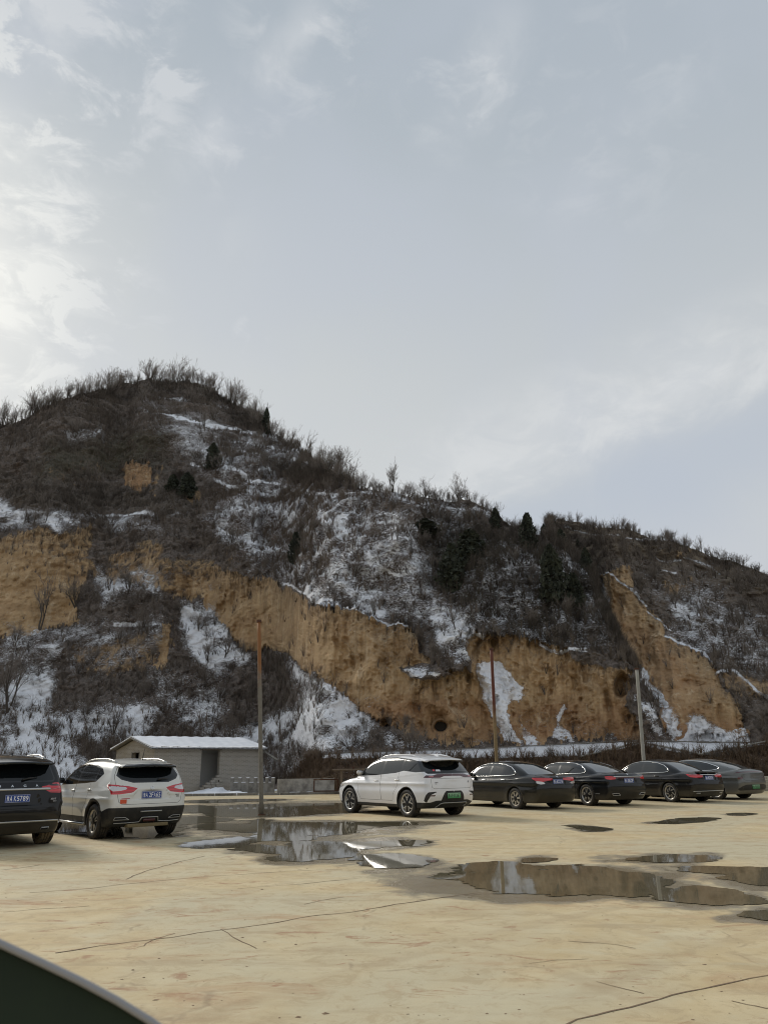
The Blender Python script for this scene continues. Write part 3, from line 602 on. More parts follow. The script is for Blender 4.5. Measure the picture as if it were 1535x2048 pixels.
# the far side of the crest
bx, by, bz = [TX], [TY], [TZ]
ux, uy = np.sin(az), np.cos(az)
for k, (dd, dzz) in enumerate([(0.8, 0.15), (2, 0.1), (4, -0.4), (8, -2.0), (14, -5), (24, -11), (40, -22), (60, -38)]):
    bx.append((TX[-1] + ux * dd)[None]); by.append((TY[-1] + uy * dd)[None]); bz.append(np.maximum(TZ[-1] + dzz, -1)[None])
TXf, TYf, TZf = [np.concatenate(q, 0) for q in (bx, by, bz)]
nr2, nc2 = TXf.shape; ex = nr2 - NR_
idx = np.arange(nr2 * nc2).reshape(nr2, nc2)
Fq = np.stack([idx[:-1, :-1], idx[:-1, 1:], idx[1:, 1:], idx[1:, :-1]], -1).reshape(-1, 4)
red = np.clip(region([(640,1395),(960,1400),(1300,1410),(1500,1440),(1500,1490),(640,1490)], 25) * 0.9 + region([(1200,1190),(1330,1280),(1440,1380),(1300,1420),(1230,1290)], 25) * 0.6 + region([(240,920),(310,920),(310,985),(240,985)], 8) * .8, 0, 1) + 0.25 * w1
green = np.clip(region([(100,880),(330,870),(330,930),(60,960)], 25) * 0.8 + region([(870,1060),(960,1060),(980,1160),(880,1160)], 20) * .7 + region([(1080,1130),(1160,1130),(1160,1240),(1080,1240)], 20) * .6, 0, 1)
reddish = np.clip(bank * 1.0 + region([(430,930),(760,1030),(780,1180),(560,1130),(440,1060)], 50) * 0.5, 0, 1)
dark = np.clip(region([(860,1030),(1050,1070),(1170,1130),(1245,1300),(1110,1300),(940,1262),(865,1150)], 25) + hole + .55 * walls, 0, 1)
palef = np.clip(region([(1095,1020),(1290,1030),(1420,1100),(1540,1130),(1540,1200),(1400,1140),(1240,1110),(1180,1135),(1110,1075)], 16) + .35 * region([(1250,1100),(1560,1150),(1560,1480),(1440,1400),(1400,1290),(1300,1220)], 40) + .25 * region([(0,960),(380,1000),(380,1030),(0,1010)], 20), 0, 1)
def col4(a_, b_, c_, d_):
    A = np.stack([a_, b_, c_, d_], -1); A = np.concatenate([A, np.repeat(A[-1:], ex, 0)], 0); return np.clip(A, 0, 1.2).reshape(-1).astype(np.float32)
def hill_mat(t):
    n = t.new('ShaderNodeAttribute', attribute_name='cover'); br, sn, rd = t.sep(n.outputs['Vector']); gr = n.outputs['Alpha']
    n2_ = t.new('ShaderNodeAttribute', attribute_name='soil'); rb, dk, stn = t.sep(n2_.outputs['Vector']); pl = n2_.outputs['Alpha']
    P = t.coord()
    mp = t.new('ShaderNodeMapping'); mp.inputs['Scale'].default_value = (1.7, 1.7, 0.20); t.put(mp.inputs[0], P)
    ver = t.noise(mp.outputs[0], 0.8, 6, 0.65, 0.5); ver2 = t.noise(mp.outputs[0], 2.6, 4, 0.6, 0.3)
    med = t.noise(P, 0.5, 6, 0.62, 0.3); fin = t.noise(P, 3.2, 6, 0.65)
    c = t.mix(t.ss(med, 0.35, 0.65), (0.57, 0.395, 0.225), (0.455, 0.305, 0.165))
    c = t.mix(t.m('MULTIPLY', rd, 0.6), c, (0.33, 0.17, 0.085))
    c = t.mix(t.m('MULTIPLY', t.ss(ver, 0.46, 0.34), 0.42), c, (0.32, 0.215, 0.12))
    c = t.mix(t.m('MULTIPLY', t.ss(ver, 0.55, 0.66), 0.55), c, (0.70, 0.55, 0.37))
    c = t.mix(t.m('MULTIPLY', t.ss(ver2, 0.60, 0.74), 0.28), c, (0.18, 0.12, 0.07))
    c = t.mix(t.m('MULTIPLY', t.ss(fin, 0.58, 0.70), 0.35), c, (0.22, 0.14, 0.08))
    soil = t.mix(t.ss(fin, 0.35, 0.65), (0.09, 0.076, 0.067), (0.20, 0.165, 0.14))
    soil = t.mix(t.m('MULTIPLY', rb, 0.7), soil, (0.105, 0.062, 0.036))
    soil = t.mix(t.m('MULTIPLY', t.ss(med, 0.52, 0.7), 0.6), soil, (0.13, 0.085, 0.055))
    soil = t.mix(t.m('MULTIPLY', gr, 0.7), soil, (0.05, 0.05, 0.026))
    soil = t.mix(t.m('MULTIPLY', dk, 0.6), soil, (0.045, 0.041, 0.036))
    soil = t.mix(t.m('MULTIPLY', pl, 0.75), soil, t.mix(t.ss(ver, .4, .6), (0.22, 0.175, 0.12), (0.13, 0.105, 0.08)))
    c = t.mix(t.m('MULTIPLY', stn, t.ss(ver2, .72, .38)), c, (0.085, 0.062, 0.042))
    hb = t.new('ShaderNodeMapping'); hb.inputs['Scale'].default_value = (.12, .12, 1.0); t.put(hb.inputs[0], P); hbn = t.noise(hb.outputs[0], 1.1, 4, .55, .2)
    c = t.mix(t.m('MULTIPLY', t.ss(hbn, .52, .62), .22), c, (0.50, 0.37, 0.21)); c = t.mix(t.m('MULTIPLY', t.ss(hbn, .47, .40), .25), c, (0.24, 0.15, 0.08))
    bf = t.ss(t.m('ADD', br, t.m('MULTIPLY', t.m('SUBTRACT', t.noise(P, 0.9, 6, 0.7, 0.4), 0.5), 1.1)), 0.34, 0.56)
    c = t.mix(bf, soil, c)
    # snow lies where the cover mask, the drift noise and the lie of the ground allow
    mp3 = t.new('ShaderNodeMapping'); mp3.inputs['Scale'].default_value = (1.0, 1.0, 2.2); t.put(mp3.inputs[0], P)
    sn1 = t.noise(mp3.outputs[0], 0.95, 8, 0.76, 1.0); sn2 = t.noise(mp3.outputs[0], 3.4, 5, 0.75, 0.9)
    sn_ = t.m('ADD', t.m('MULTIPLY', sn1, 0.62), t.m('MULTIPLY', sn2, 0.38))
    thr = t.m('SUBTRACT', 0.80, t.m('MULTIPLY', sn, 0.415))
    sf = t.m('MULTIPLY', t.ss(t.m('SUBTRACT', sn_, thr), -0.006, 0.024), t.ss(sn, 0.12, 0.3))
    fl = t.noise(mp3.outputs[0], 5.5, 6, 0.72, 1.4); sf = t.m('MAXIMUM', sf, t.m('MULTIPLY', t.ss(t.m('ADD', t.m('ADD', fl, t.m('MULTIPLY', sn, 0.22)), t.m('MULTIPLY', t.m('SUBTRACT', med, 0.5), 0.25)), 0.632, 0.658), t.m('SUBTRACT', 1.0, t.m('MULTIPLY', bf, .6))))
    sf = t.m('MAXIMUM', sf, t.m('MULTIPLY', t.m('MULTIPLY', bf, t.ss(sn_, 0.655, 0.68)), 0.8))
    c = t.mix(sf, c, t.mix(t.ss(fin, 0.3, 0.7), (0.93, 0.93, 0.95), (0.83, 0.84, 0.87)))
    h = t.m('ADD', t.m('ADD', t.m('MULTIPLY', fin, 0.35), t.m('MULTIPLY', ver, t.m('MULTIPLY', bf, 0.8))), t.m('MULTIPLY', sf, 0.3))
    return {'Base Color': c, 'Roughness': t.m('SUBTRACT', 0.95, t.m('MULTIPLY', sf, 0.25)), 'Normal': t.bump(h, 0.8, 0.35)}
m_hill = mat('loess_hill', spec=0.15, fn=hill_mat)
hill = mesh_obj('hill', np.stack([TXf.ravel(), TYf.ravel(), TZf.ravel()], 1), Fq, m_hill, smooth=True, kind='structure')
a = hill.data.attributes.new('cover', 'FLOAT_COLOR', 'POINT'); a.data.foreach_set('color', col4(bare, snow, red, green))
a = hill.data.attributes.new('soil', 'FLOAT_COLOR', 'POINT'); a.data.foreach_set('color', col4(reddish, np.clip(dark, 0, 1), np.clip(stain, 0, 1), palef))

def terr(x, y):
    """point of the hill surface seen at a photograph pixel"""
    a_, e_ = azel(x, y); j = np.interp(a_, az, np.arange(len(az))); j0 = int(min(j, len(az) - 2)); fj = j - j0
    et = e_top[j0] * (1 - fj) + e_top[j0 + 1] * fj; eb = e_bot[j0] * (1 - fj) + e_bot[j0 + 1] * fj
    i = min(max((e_ - eb) / (et - eb) * (NR_ - 1), 0), NR_ - 1); i = int(round(i)); jj = j0 + int(round(fj))
    return np.array([TX[i, jj], TY[i, jj], TZ[i, jj]])

# unseen hillside added behind the viewer to darken what the cars reflect
az2 = np.linspace(R(80), R(280), 120); VV = []; prof_ = [(62, 0), (72, 5), (84, 8), (98, 12), (115, 15), (135, 15), (160, 12)]
for dd, zz in prof_:
    nn = fbm(az2 * 6, az2 * 0 + dd * .03, az2 * 0 + 3, 4, .5); VV.append(np.stack([np.sin(az2) * (dd + 6 * nn), np.cos(az2) * (dd + 6 * nn), zz * (1 + .35 * nn) * np.clip((az2 - R(80)) / R(12), 0, 1) * np.clip((R(280) - az2) / R(12), 0, 1) - .02], 1))
VV = np.concatenate(VV); ii = np.arange(len(VV)).reshape(len(prof_), -1); FF = np.stack([ii[:-1, 1:], ii[:-1, :-1], ii[1:, :-1], ii[1:, 1:]], -1).reshape(-1, 4)
m_opp = mat('unseen_hillside', (0.09, 0.07, 0.055), .95, spec=.1, fn=lambda t: {'Base Color': t.mix(t.ss(t.noise(t.coord(), .25, 7, .7), .52, .60), t.mix(t.ss(t.noise(t.coord(), .06, 4), .45, .6), (0.07, 0.058, 0.046), (0.26, 0.18, 0.10)), (0.55, 0.56, 0.58))})
mesh_obj('hill', VV, FF, m_opp, smooth=True, kind='structure')
# ================================================================== cars
def smax(a, b, k):
    h = np.maximum(k - np.abs(a - b), 0) / k; return np.maximum(a, b) + h * h * k * 0.25
def smin(a, b, k): return -smax(-a, -b, k)
def curve(pts):
    """smooth monotone-ish interpolation through control points"""
    P = np.asarray(pts, float); x, y = P[:, 0], P[:, 1]; h = np.diff(x); d = np.diff(y) / h; m_ = np.zeros(len(x))
    m_[1:-1] = np.where(d[:-1] * d[1:] > 0, 2 * d[:-1] * d[1:] / (d[:-1] + d[1:] + 1e-12), 0); m_[0], m_[-1] = d[0], d[-1]
    def f(q):
        q = np.asarray(q, float); qc = np.clip(q, x[0], x[-1]); i = np.clip(np.searchsorted(x, qc) - 1, 0, len(x) - 2)
        t = (qc - x[i]) / h[i]; t2, t3 = t * t, t ** 3
        r_ = (2 * t3 - 3 * t2 + 1) * y[i] + (t3 - 2 * t2 + t) * h[i] * m_[i] + (-2 * t3 + 3 * t2) * y[i + 1] + (t3 - t2) * h[i] * m_[i + 1]
        return r_ + np.where(q < x[0], (q - x[0]) * m_[0], 0) + np.where(q > x[-1], (q - x[-1]) * m_[-1], 0)
    return f
class Shape:
    def __init__(s, c):
        s.c = c; s.D = curve(c['deck']); s.T = curve(c['roof']); s.XR = curve(c['tail']); s.XF = curve(c['nose'])
        s.SZ = curve(c.get('section', [(0.15, .90), (.30, .955), (.50, .985), (.68, 1.0), (.85, .985), (1.0, .955), (1.2, .90)]))
        s.GB = curve(c['cabin_base']); s.belt = curve(c['belt'])
        s.XG = curve(c['hatch']) if 'hatch' in c else None
    def F(s, x, y, z):
        c = s.c; W2 = c['W'] / 2; ay = np.abs(y); L = c['L']
        taper = 1 - c.get('tr', .09) * np.clip((0.95 - x) / .95, 0, 1.2) ** 2.4 - c.get('tf', .16) * np.clip((x - (L - 1.25)) / 1.25, 0, 1.2) ** 2.2
        zz = z
        Yl = W2 * s.SZ(zz) * taper
        # shoulder crease and rocker tuck
        zc_ = c.get('crease', .78) + c.get('crease_rise', .03) * (L / 2 - x) / L
        Yl = Yl + 0.014 * np.exp(-((z - zc_) / .035) ** 2) - 0.016 * np.exp(-((z - zc_ + .11) / .07) ** 2) * c.get('scoop', 1)
        for wx in (c['ra'], c['fa']):
            rr = np.hypot(x - wx, (z - c['r']) * 1.0); Yl = Yl + c.get('flare', .018) * np.exp(-((rr - c['r'] * 1.16) / .10) ** 2)
        dl = 0.002; sD = (s.D(x + dl) - s.D(x - dl)) / (2 * dl)
        top = (z - s.D(x) + c.get('crown', .055) * (ay / W2) ** 2.2) / np.sqrt(1 + sD * sD)
        xr = s.XR(z) + c.get('kr', .13) * (ay / W2) ** c.get('kre', 2.6)
        xf = s.XF(z) - c.get('kf', .42) * (ay / W2) ** 2.5
        low = smax(ay - Yl, top, c.get('ks', .09)); low = smax(low, xr - x, .10); low = smax(low, x - xf, .12); low = smax(low, c['zb'] - z, .05)
        zb_ = s.belt(x); Yg = W2 * s.GB(x) - c.get('tumble', .30) * np.maximum(z - zb_, -0.05) ** 1.0 - c.get('tumble2', .28) * np.maximum(z - zb_, 0) ** 2
        sT = (s.T(x + dl) - s.T(x - dl)) / (2 * dl)
        tp = (z - s.T(x) + c.get('rcrown', .06) * (ay / .6) ** 2) / np.sqrt(1 + sT * sT)
        g = smax((ay - Yg) * .95, tp, c.get('kg', .11))
        if s.XG is not None: g = smax(g, s.XG(z) + c.get('kh', .10) * (ay / .65) ** 2.4 - x, .06)
        else: g = smax(g, s.XR(z) + c.get('kr', .13) * (ay / W2) ** 2.6 + .015 - x, .05)
        g = smax(g, zb_ - .25 - z, .03)
        F = smin(low, g, c.get('kb', .05))
        if 'lip' in c:
            xs_, th, xi = c['lip']; tpl = (z - s.T(x) + c.get('rcrown', .06) * (ay / .6) ** 2) / np.sqrt(1 + sT * sT)
            lip = smax(smax(smax(tpl, -tpl - th, .015), ay - Yg * c.get('lip_w', .93), .05), smax(xs_ + .16 * (ay / .6) ** 3 - x, x - xi, .02), .015); F = smin(F, lip, .012)
        for wx in (c['ra'], c['fa']):
            cyl = smax(np.hypot(x - wx, z - c['r']) - c['r'] * c.get('arch', 1.115), (W2 - .34) - ay, .02); F = smax(F, -cyl, .015)
        for bx_ in c.get('recess', []):   # plate recess and the like: (zlo, zhi, half width low, half width high, depth)
            zl, zh, wl, wh, dep = bx_; t_ = np.clip((z - zl) / (zh - zl), 0, 1)
            q = smax(smax(zl - z, z - zh, .01), ay - (wl + (wh - wl) * t_), .015); q = smax(q, x - (s.XR(z) + dep), .01); F = smax(F, -q, .015)
        for fn in c.get('extra', []): F = fn(F, x, y, z)
        return F
    def G(s, P, e=.003):
        x, y, z = P.T; g = np.stack([s.F(x + e, y, z) - s.F(x - e, y, z), s.F(x, y + e, z) - s.F(x, y - e, z), s.F(x, y, z + e) - s.F(x, y, z - e)], 1)
        n = np.linalg.norm(g, axis=1, keepdims=True) + 1e-9; return g / n, n[:, 0] / (2 * e)
    def hit(s, O, Dn, tmax=4.0):
        """march from O along Dn to the surface"""
        O = np.atleast_2d(np.asarray(O, float)); Dn = np.asarray(Dn, float) / np.linalg.norm(Dn); t = np.zeros(len(O))
        for _ in range(45):
            P = O + t[:, None] * Dn; f = s.F(*P.T); t = t + np.clip(f * .8, -.05, .4)
        P = O + t[:, None] * Dn; return P, s.G(P)[0]
    def rears(s, U, Z, off=0.0):
        """surface points of the rear wrap: u is the distance from the middle, running round the corner onto the flank"""
        U = np.asarray(U, float); Z = np.asarray(Z, float); au = np.abs(U); sg = np.where(U < 0, -1.0, 1.0)
        k = np.clip((au - .45) / .25, 0, 1)[:, None]; x0 = s.XR(Z)
        O = np.stack([-np.ones_like(Z), (au + 1) * k[:, 0] + (1 - k[:, 0]) * np.maximum(au - x0 * np.minimum(au / .45, 1), 0), Z], 1)
        Dn = np.concatenate([np.ones_like(k), -k, 0 * k], 1); Dn /= np.linalg.norm(Dn, axis=1, keepdims=True)
        t = np.zeros(len(O))
        for _ in range(45): f = s.F(*(O + t[:, None] * Dn).T); t = t + np.clip(f * .8, -.05, .4)
        P = O + t[:, None] * Dn; N = s.G(P)[0]; P = P + N * off; P[:, 1] *= sg; N[:, 1] *= sg
        return [(Vector(p), Vector(n)) for p, n in zip(P.tolist(), N.tolist())]
    def rear(s, u, z, off=0.0): return s.rears([u], [z], off)[0]
    def flanks(s, X, Z, sg=1, off=0.0):
        P, N = s.hit(np.stack([X, np.full(len(X), 1.6), Z], 1), (0, -1, 0)); P = P + N * off; P[:, 1] *= sg; N[:, 1] *= sg
        return [(Vector(p), Vector(n)) for p, n in zip(P.tolist(), N.tolist())]
    def flank(s, x, z, sg=1, off=0.0): return s.flanks([x], [z], sg, off)[0]
    def top(s, x, y, off=0.0):
        P, N = s.hit([[x, y, 2.2]], (0, 0, -1)); p = P[0] + N[0] * off; return Vector(p.tolist()), Vector(N[0].tolist())

def surface_net(S_, h):
    c = S_.c; W2 = c['W'] / 2 + .05
    xs = np.arange(-.12, c['L'] + .10, h); ys = np.arange(-W2 - h, W2 + h, h); zs = np.arange(c['zb'] - .06, c['H'] + .08, h)
    A = np.meshgrid(xs, ys, zs, indexing='ij'); f = S_.F(*A); ins = f < 0
    nx_, ny_, nz_ = [n - 1 for n in f.shape]
    cnt = np.zeros((nx_, ny_, nz_), int); ac = np.zeros((nx_, ny_, nz_, 3)); num = np.zeros((nx_, ny_, nz_))
    sl_ = lambda a, o, n: slice(o, o + n)
    def cor(i, j, k): return f[i:i + nx_, j:j + ny_, k:k + nz_]
    for ax in range(3):
        for o1 in (0, 1):
            for o2 in (0, 1):
                a0 = [0, 0, 0]; others = [q for q in range(3) if q != ax]; a0[others[0]] = o1; a0[others[1]] = o2; a1 = list(a0); a1[ax] = 1
                f0, f1 = cor(*a0), cor(*a1); cr = (f0 < 0) != (f1 < 0); t = np.where(cr, f0 / np.where(cr, f0 - f1, 1), 0)
                for q in range(3): ac[..., q] += np.where(cr, (t if q == ax else a0[q]), 0)
                num += cr
    act = num > 0; id_ = -np.ones((nx_, ny_, nz_), int); id_[act] = np.arange(act.sum())
    I = np.argwhere(act); V = (I + ac[act] / num[act][:, None]) * h + np.array([xs[0], ys[0], zs[0]])
    Fq = []
    for ax in range(3):
        o = [q for q in range(3) if q != ax]; a_ = [slice(None)] * 3; b_ = [slice(None)] * 3
        a_[ax] = slice(0, f.shape[ax] - 1); b_[ax] = slice(1, f.shape[ax])
        for q in o: a_[q] = slice(1, f.shape[q] - 1); b_[q] = slice(1, f.shape[q] - 1)
        fa, fb = ins[tuple(a_)], ins[tuple(b_)]; E_ = np.argwhere(fa != fb); flip = fa[fa != fb] if False else fa[tuple(E_.T)]
        base = E_.copy(); base[:, o[0]] += 1; base[:, o[1]] += 1
        def cell(d1, d2):
            q = base.copy(); q[:, o[0]] += d1; q[:, o[1]] += d2; return id_[q[:, 0], q[:, 1], q[:, 2]]
        quad = np.stack([cell(-1, -1), cell(0, -1), cell(0, 0), cell(-1, 0)], 1)
        if ax == 1: flip = ~flip
        quad[~flip] = quad[~flip][:, ::-1]; Fq.append(quad)
    Fq = np.concatenate(Fq); Fq = Fq[(Fq >= 0).all(1)]
    for _ in range(3):
        n, g = S_.G(V); d = S_.F(*V.T) / np.maximum(g, .3); V = V - n * np.clip(d, -h * .6, h * .6)[:, None]
    N = S_.G(V)[0]; T = np.concatenate([Fq[:, [0, 1, 2]], Fq[:, [0, 2, 3]]])
    # face winding outwards
    c_ = np.cross(V[T[:, 1]] - V[T[:, 0]], V[T[:, 2]] - V[T[:, 0]]); bad = (c_ * N[T].mean(1)).sum(1) < 0; T[bad] = T[bad][:, ::-1]
    return V, N, T
# ---- materials of the cars
def paint(name, color, metal=0.0, rough=0.35, dirt=0.5, dirtcol=(0.30, 0.24, 0.15), coat=1.0):
    def fn(t):
        P = t.coord(); x, y, z = t.sep(P); n = t.noise(P, 2.2, 6, 0.65); n2 = t.noise(P, 14.0, 5, 0.7)
        lowf = t.m('MULTIPLY', t.ss(z, 0.78, 0.22), t.m('ADD', 0.35, t.m('MULTIPLY', n, 0.9)))
        film = t.m('ADD', t.m('MULTIPLY', t.ss(n, 0.35, 0.7), 0.16), t.m('MULTIPLY', t.ss(n2, 0.6, 0.75), 0.08))
        d = t.m('MULTIPLY', t.m('MINIMUM', t.m('ADD', t.m('MULTIPLY', lowf, 0.9), film), 1.0), dirt)
        return {'Base Color': t.mix(d, color, dirtcol), 'Roughness': t.m('ADD', rough, t.m('MULTIPLY', d, 0.5)), 'Coat Weight': t.m('SUBTRACT', coat * (1.0 if color[0] > .3 else .75), t.m('MULTIPLY', d, coat * .75)), 'Metallic': t.m('SUBTRACT', metal, t.m('MULTIPLY', d, metal))}
    return mat(name, color, rough, metal, 0.5 if color[0] > .3 else 0.06, coat=coat * (1.0 if color[0] > .3 else .8), fn=fn)
MC = dict(
    black=paint('black_car_paint', (0.006, 0.007, 0.009), 0.0, 0.30, 0.15), black2=paint('blue_black_car_paint', (0.007, 0.009, 0.012), 0.2, 0.28, 0.10),
    green_black=paint('dusty_black_car_paint', (0.008, 0.009, 0.009), 0.0, 0.32, 0.16),
    pearl=paint('pearl_white_car_paint', (0.72, 0.715, 0.67), 0.0, 0.35, 0.36, (0.42, 0.36, 0.25)), white=paint('white_car_paint', (0.80, 0.80, 0.81), 0.0, 0.32, 0.22, (0.45, 0.38, 0.26)),
    grey=paint('grey_green_car_paint', (0.135, 0.142, 0.14), 0.45, 0.34, 0.25),
    plastic=mat('black_trim_plastic', (0.014, 0.015, 0.016), 0.5, fn=lambda t: {'Base Color': t.mix(t.m('MULTIPLY', t.ss(t.noise(t.coord(), 6, 6, .7), .45, .75), .30), (0.013, 0.014, 0.015), (0.12, 0.10, 0.075))}),
    gloss_black=mat('gloss_black_trim', (0.006, 0.006, 0.007), 0.12, coat=0.6),
    glass=mat('tinted_glass', (0.006, 0.008, 0.009), 0.03, spec=0.5, ior=1.5), glass_pale=mat('reflective_glass', (0.010, 0.013, 0.014), 0.06, spec=0.6, ior=1.6),
    glass_sky=mat('sky_reflecting_glass', (0.030, 0.036, 0.038), 0.05, spec=1.0, ior=2.3), gap=mat('panel_gap', (0.004, 0.004, 0.004), 0.9), chrome=mat('chrome', (0.75, 0.75, 0.74), 0.16, 1.0), satin=mat('satin_silver', (0.50, 0.50, 0.49), 0.34, 0.9),
    grey_trim=mat('silver_plastic', (0.42, 0.42, 0.41), 0.45, 0.3),
    red=mat('red_lamp_lens', (0.42, 0.012, 0.018), 0.10, coat=1.0, fn=lambda t: {'Base Color': t.mix(t.ss(t.m('FRACT', t.m('MULTIPLY', t.sep(t.coord())[2], 17.0)), .25, .8), (0.66, 0.018, 0.030), (0.42, 0.010, 0.018))}),
    dark_red=mat('dark_red_lamp_lens', (0.07, 0.006, 0.008), 0.08, coat=1.0), clear=mat('clear_lamp_lens', (0.62, 0.60, 0.60), 0.12, 0.35, coat=1.0),
    pink=mat('pale_red_lamp_lens', (0.50, 0.16, 0.17), 0.1, coat=1.0),
    tyre=mat('tyre_rubber', (0.022, 0.021, 0.020), 0.75, fn=lambda t: {'Base Color': t.mix(t.ss(t.noise(t.coord(), 9, 5, .7), .42, .7), (0.018, 0.018, 0.018), (0.075, 0.06, 0.042))}),
    muddy_tyre=mat('muddy_tyre_rubber', (0.1, 0.08, 0.05), 0.85, fn=lambda t: {'Base Color': t.mix(t.ss(t.noise(t.coord(), 7, 5, .7), .40, .6), (0.03, 0.026, 0.02), (0.17, 0.13, 0.075))}),
    rim=mat('silver_alloy', (0.52, 0.50, 0.46), 0.35, 0.85), rim_dusty=mat('dusty_alloy', (0.40, 0.36, 0.29), 0.55, 0.5), rim_dark=mat('dark_alloy', (0.012, 0.012, 0.013), 0.4, 0.5),
    under=mat('underbody', (0.012, 0.011, 0.010), 0.9), plate_blue=mat('blue_plate', (0.020, 0.060, 0.26), 0.35), plate_green=mat('green_plate', (0.10, 0.36, 0.15), 0.4, fn=lambda t: {'Base Color': t.mix(t.ss(t.sep(t.coord())[2], -.07, .07), (0.045, 0.30, 0.09), (0.30, 0.52, 0.33))}),
    plate_white=mat('plate_white', (0.82, 0.84, 0.88), 0.4), plate_black=mat('plate_black', (0.03, 0.05, 0.035), 0.5), orange=mat('orange_sticker', (0.62, 0.085, 0.025), 0.5), dark_text=mat('dark_emblem', (0.10, 0.10, 0.09), 0.4, 0.4),
    tan_under=mat('dusty_underside', (0.20, 0.155, 0.08), 0.9))

def frame_of(p, n, up=Vector((0, 0, 1))):
    """rotation whose local z is the outward normal and y is up along the surface"""
    n = n.normalized(); r_ = up.cross(n).normalized(); u_ = n.cross(r_).normalized()
    return Matrix((r_, u_, n)).transposed()
def ribbon(S_, pts, half, m_, name, parent, side='rear', off=.006, step=.05, n=6, sg=1, **k):
    """rounded strip that follows the bodywork through (u,z) or (x,z) points"""
    q = []
    for a_, b_ in zip(pts[:-1], pts[1:]):
        c_ = max(1, int(math.dist(a_[:2], b_[:2]) / step))
        for i in range(c_): t = i / c_; q.append([a_[j] + (b_[j] - a_[j]) * t for j in range(2)])
    q.append(list(pts[-1][:2])); ctr, rad = [], []
    MBm = MB(); rows = []
    prs = S_.rears([a_ for a_, b_ in q], [b_ for a_, b_ in q], off) if side == 'rear' else S_.flanks([a_ for a_, b_ in q], [b_ for a_, b_ in q], sg, off)
    for i, (p, nn) in enumerate(prs):
        tg = (prs[min(i + 1, len(prs) - 1)][0] - prs[max(i - 1, 0)][0]).normalized(); bi = tg.cross(nn).normalized()
        rows.append([p + bi * half * math.cos(a_) + nn * half * .45 * math.sin(a_) for a_ in [2 * math.pi * j / n for j in range(n)]])
    V = [v for r_ in rows for v in r_]; Fc = [(i * n + j, i * n + (j + 1) % n, (i + 1) * n + (j + 1) % n, (i + 1) * n + j) for i in range(len(rows) - 1) for j in range(n)]
    Fc += [tuple(range(n)), tuple(range((len(rows) - 1) * n, len(rows) * n))[::-1]]
    return mesh_obj(name, V, Fc, m_, parent, True, **k)
FONT_CACHE = {}
def glyphs(text, name, m_, parent, origin, rot, height, width, depth=.002):
    if text not in FONT_CACHE:
        cu = bpy.data.curves.new(name, 'FONT'); cu.body = text; cu.align_x = 'CENTER'; cu.align_y = 'CENTER'; cu.extrude = .02; cu.offset = .012; cu.resolution_u = 3
        tmp = bpy.data.objects.new(name, cu); col.objects.link(tmp); dg = bpy.context.evaluated_depsgraph_get()
        me = bpy.data.meshes.new_from_object(tmp.evaluated_get(dg)); bpy.data.objects.remove(tmp)
        co = np.array([v.co[:] for v in me.vertices]).reshape(-1, 3); FONT_CACHE[text] = (co, [tuple(p.vertices) for p in me.polygons]); bpy.data.meshes.remove(me)
    co, fc = FONT_CACHE[text]; mn, mx = co.min(0), co.max(0); co = co - (mn + mx) / 2; co = co * (np.array([width, height, depth]) / np.maximum(mx - mn, 1e-6))
    return mesh_obj(name, co @ np.array(rot).T + np.array(origin), fc, m_, parent)
def plate(S_, root, y, z, text, green=False, tilt=.0, w=.44, h=.14):
    P, N = S_.hit([[-1.0, y, z]], (1, 0, 0)); p = Vector(P[0].tolist()) + Vector((-.012, 0, 0)); n = Vector((-1, 0, tilt)).normalized()
    if green: w = .48
    fr = frame_of(p, n); 
    o = MB().box((0, 0, 0), (w, .012, h), bev=.004).obj('licence_plate', MC['plate_green' if green else 'plate_blue'], root)
    # the plate keeps its own axes (x right, z up, facing -y) so that its colours can follow them
    Mx = Matrix(((fr[0][0], -fr[0][2], fr[0][1]), (fr[1][0], -fr[1][2], fr[1][1]), (fr[2][0], -fr[2][2], fr[2][1]))).to_4x4(); Mx.translation = p
    o.matrix_local = Mx
    rot = np.array([[1, 0, 0], [0, 0, -1], [0, 1, 0]], float)
    ink = MC['plate_black' if green else 'plate_white']
    n_ = len(text); cw = (w - .05) / (n_ + .35)
    for i, ch in enumerate(text):
        xo = -w / 2 + .025 + cw * (i + .5) + (.35 * cw if i > 1 else 0)
        glyphs(ch, 'plate_character', ink, o, (xo, -.0068, 0), rot, h * .66, cw * (.80 if ch not in '1I' else .3))
    mb = MB()
    for sx, sz, lx, lz in ((0, h / 2 - .007, w - .012, .003), (0, -h / 2 + .007, w - .012, .003), (-w / 2 + .007, 0, .003, h - .012), (w / 2 - .007, 0, .003, h - .012)): mb.box((sx, -.0064, sz), (lx, .002, lz))
    mb.obj('plate_border', ink, o); return o

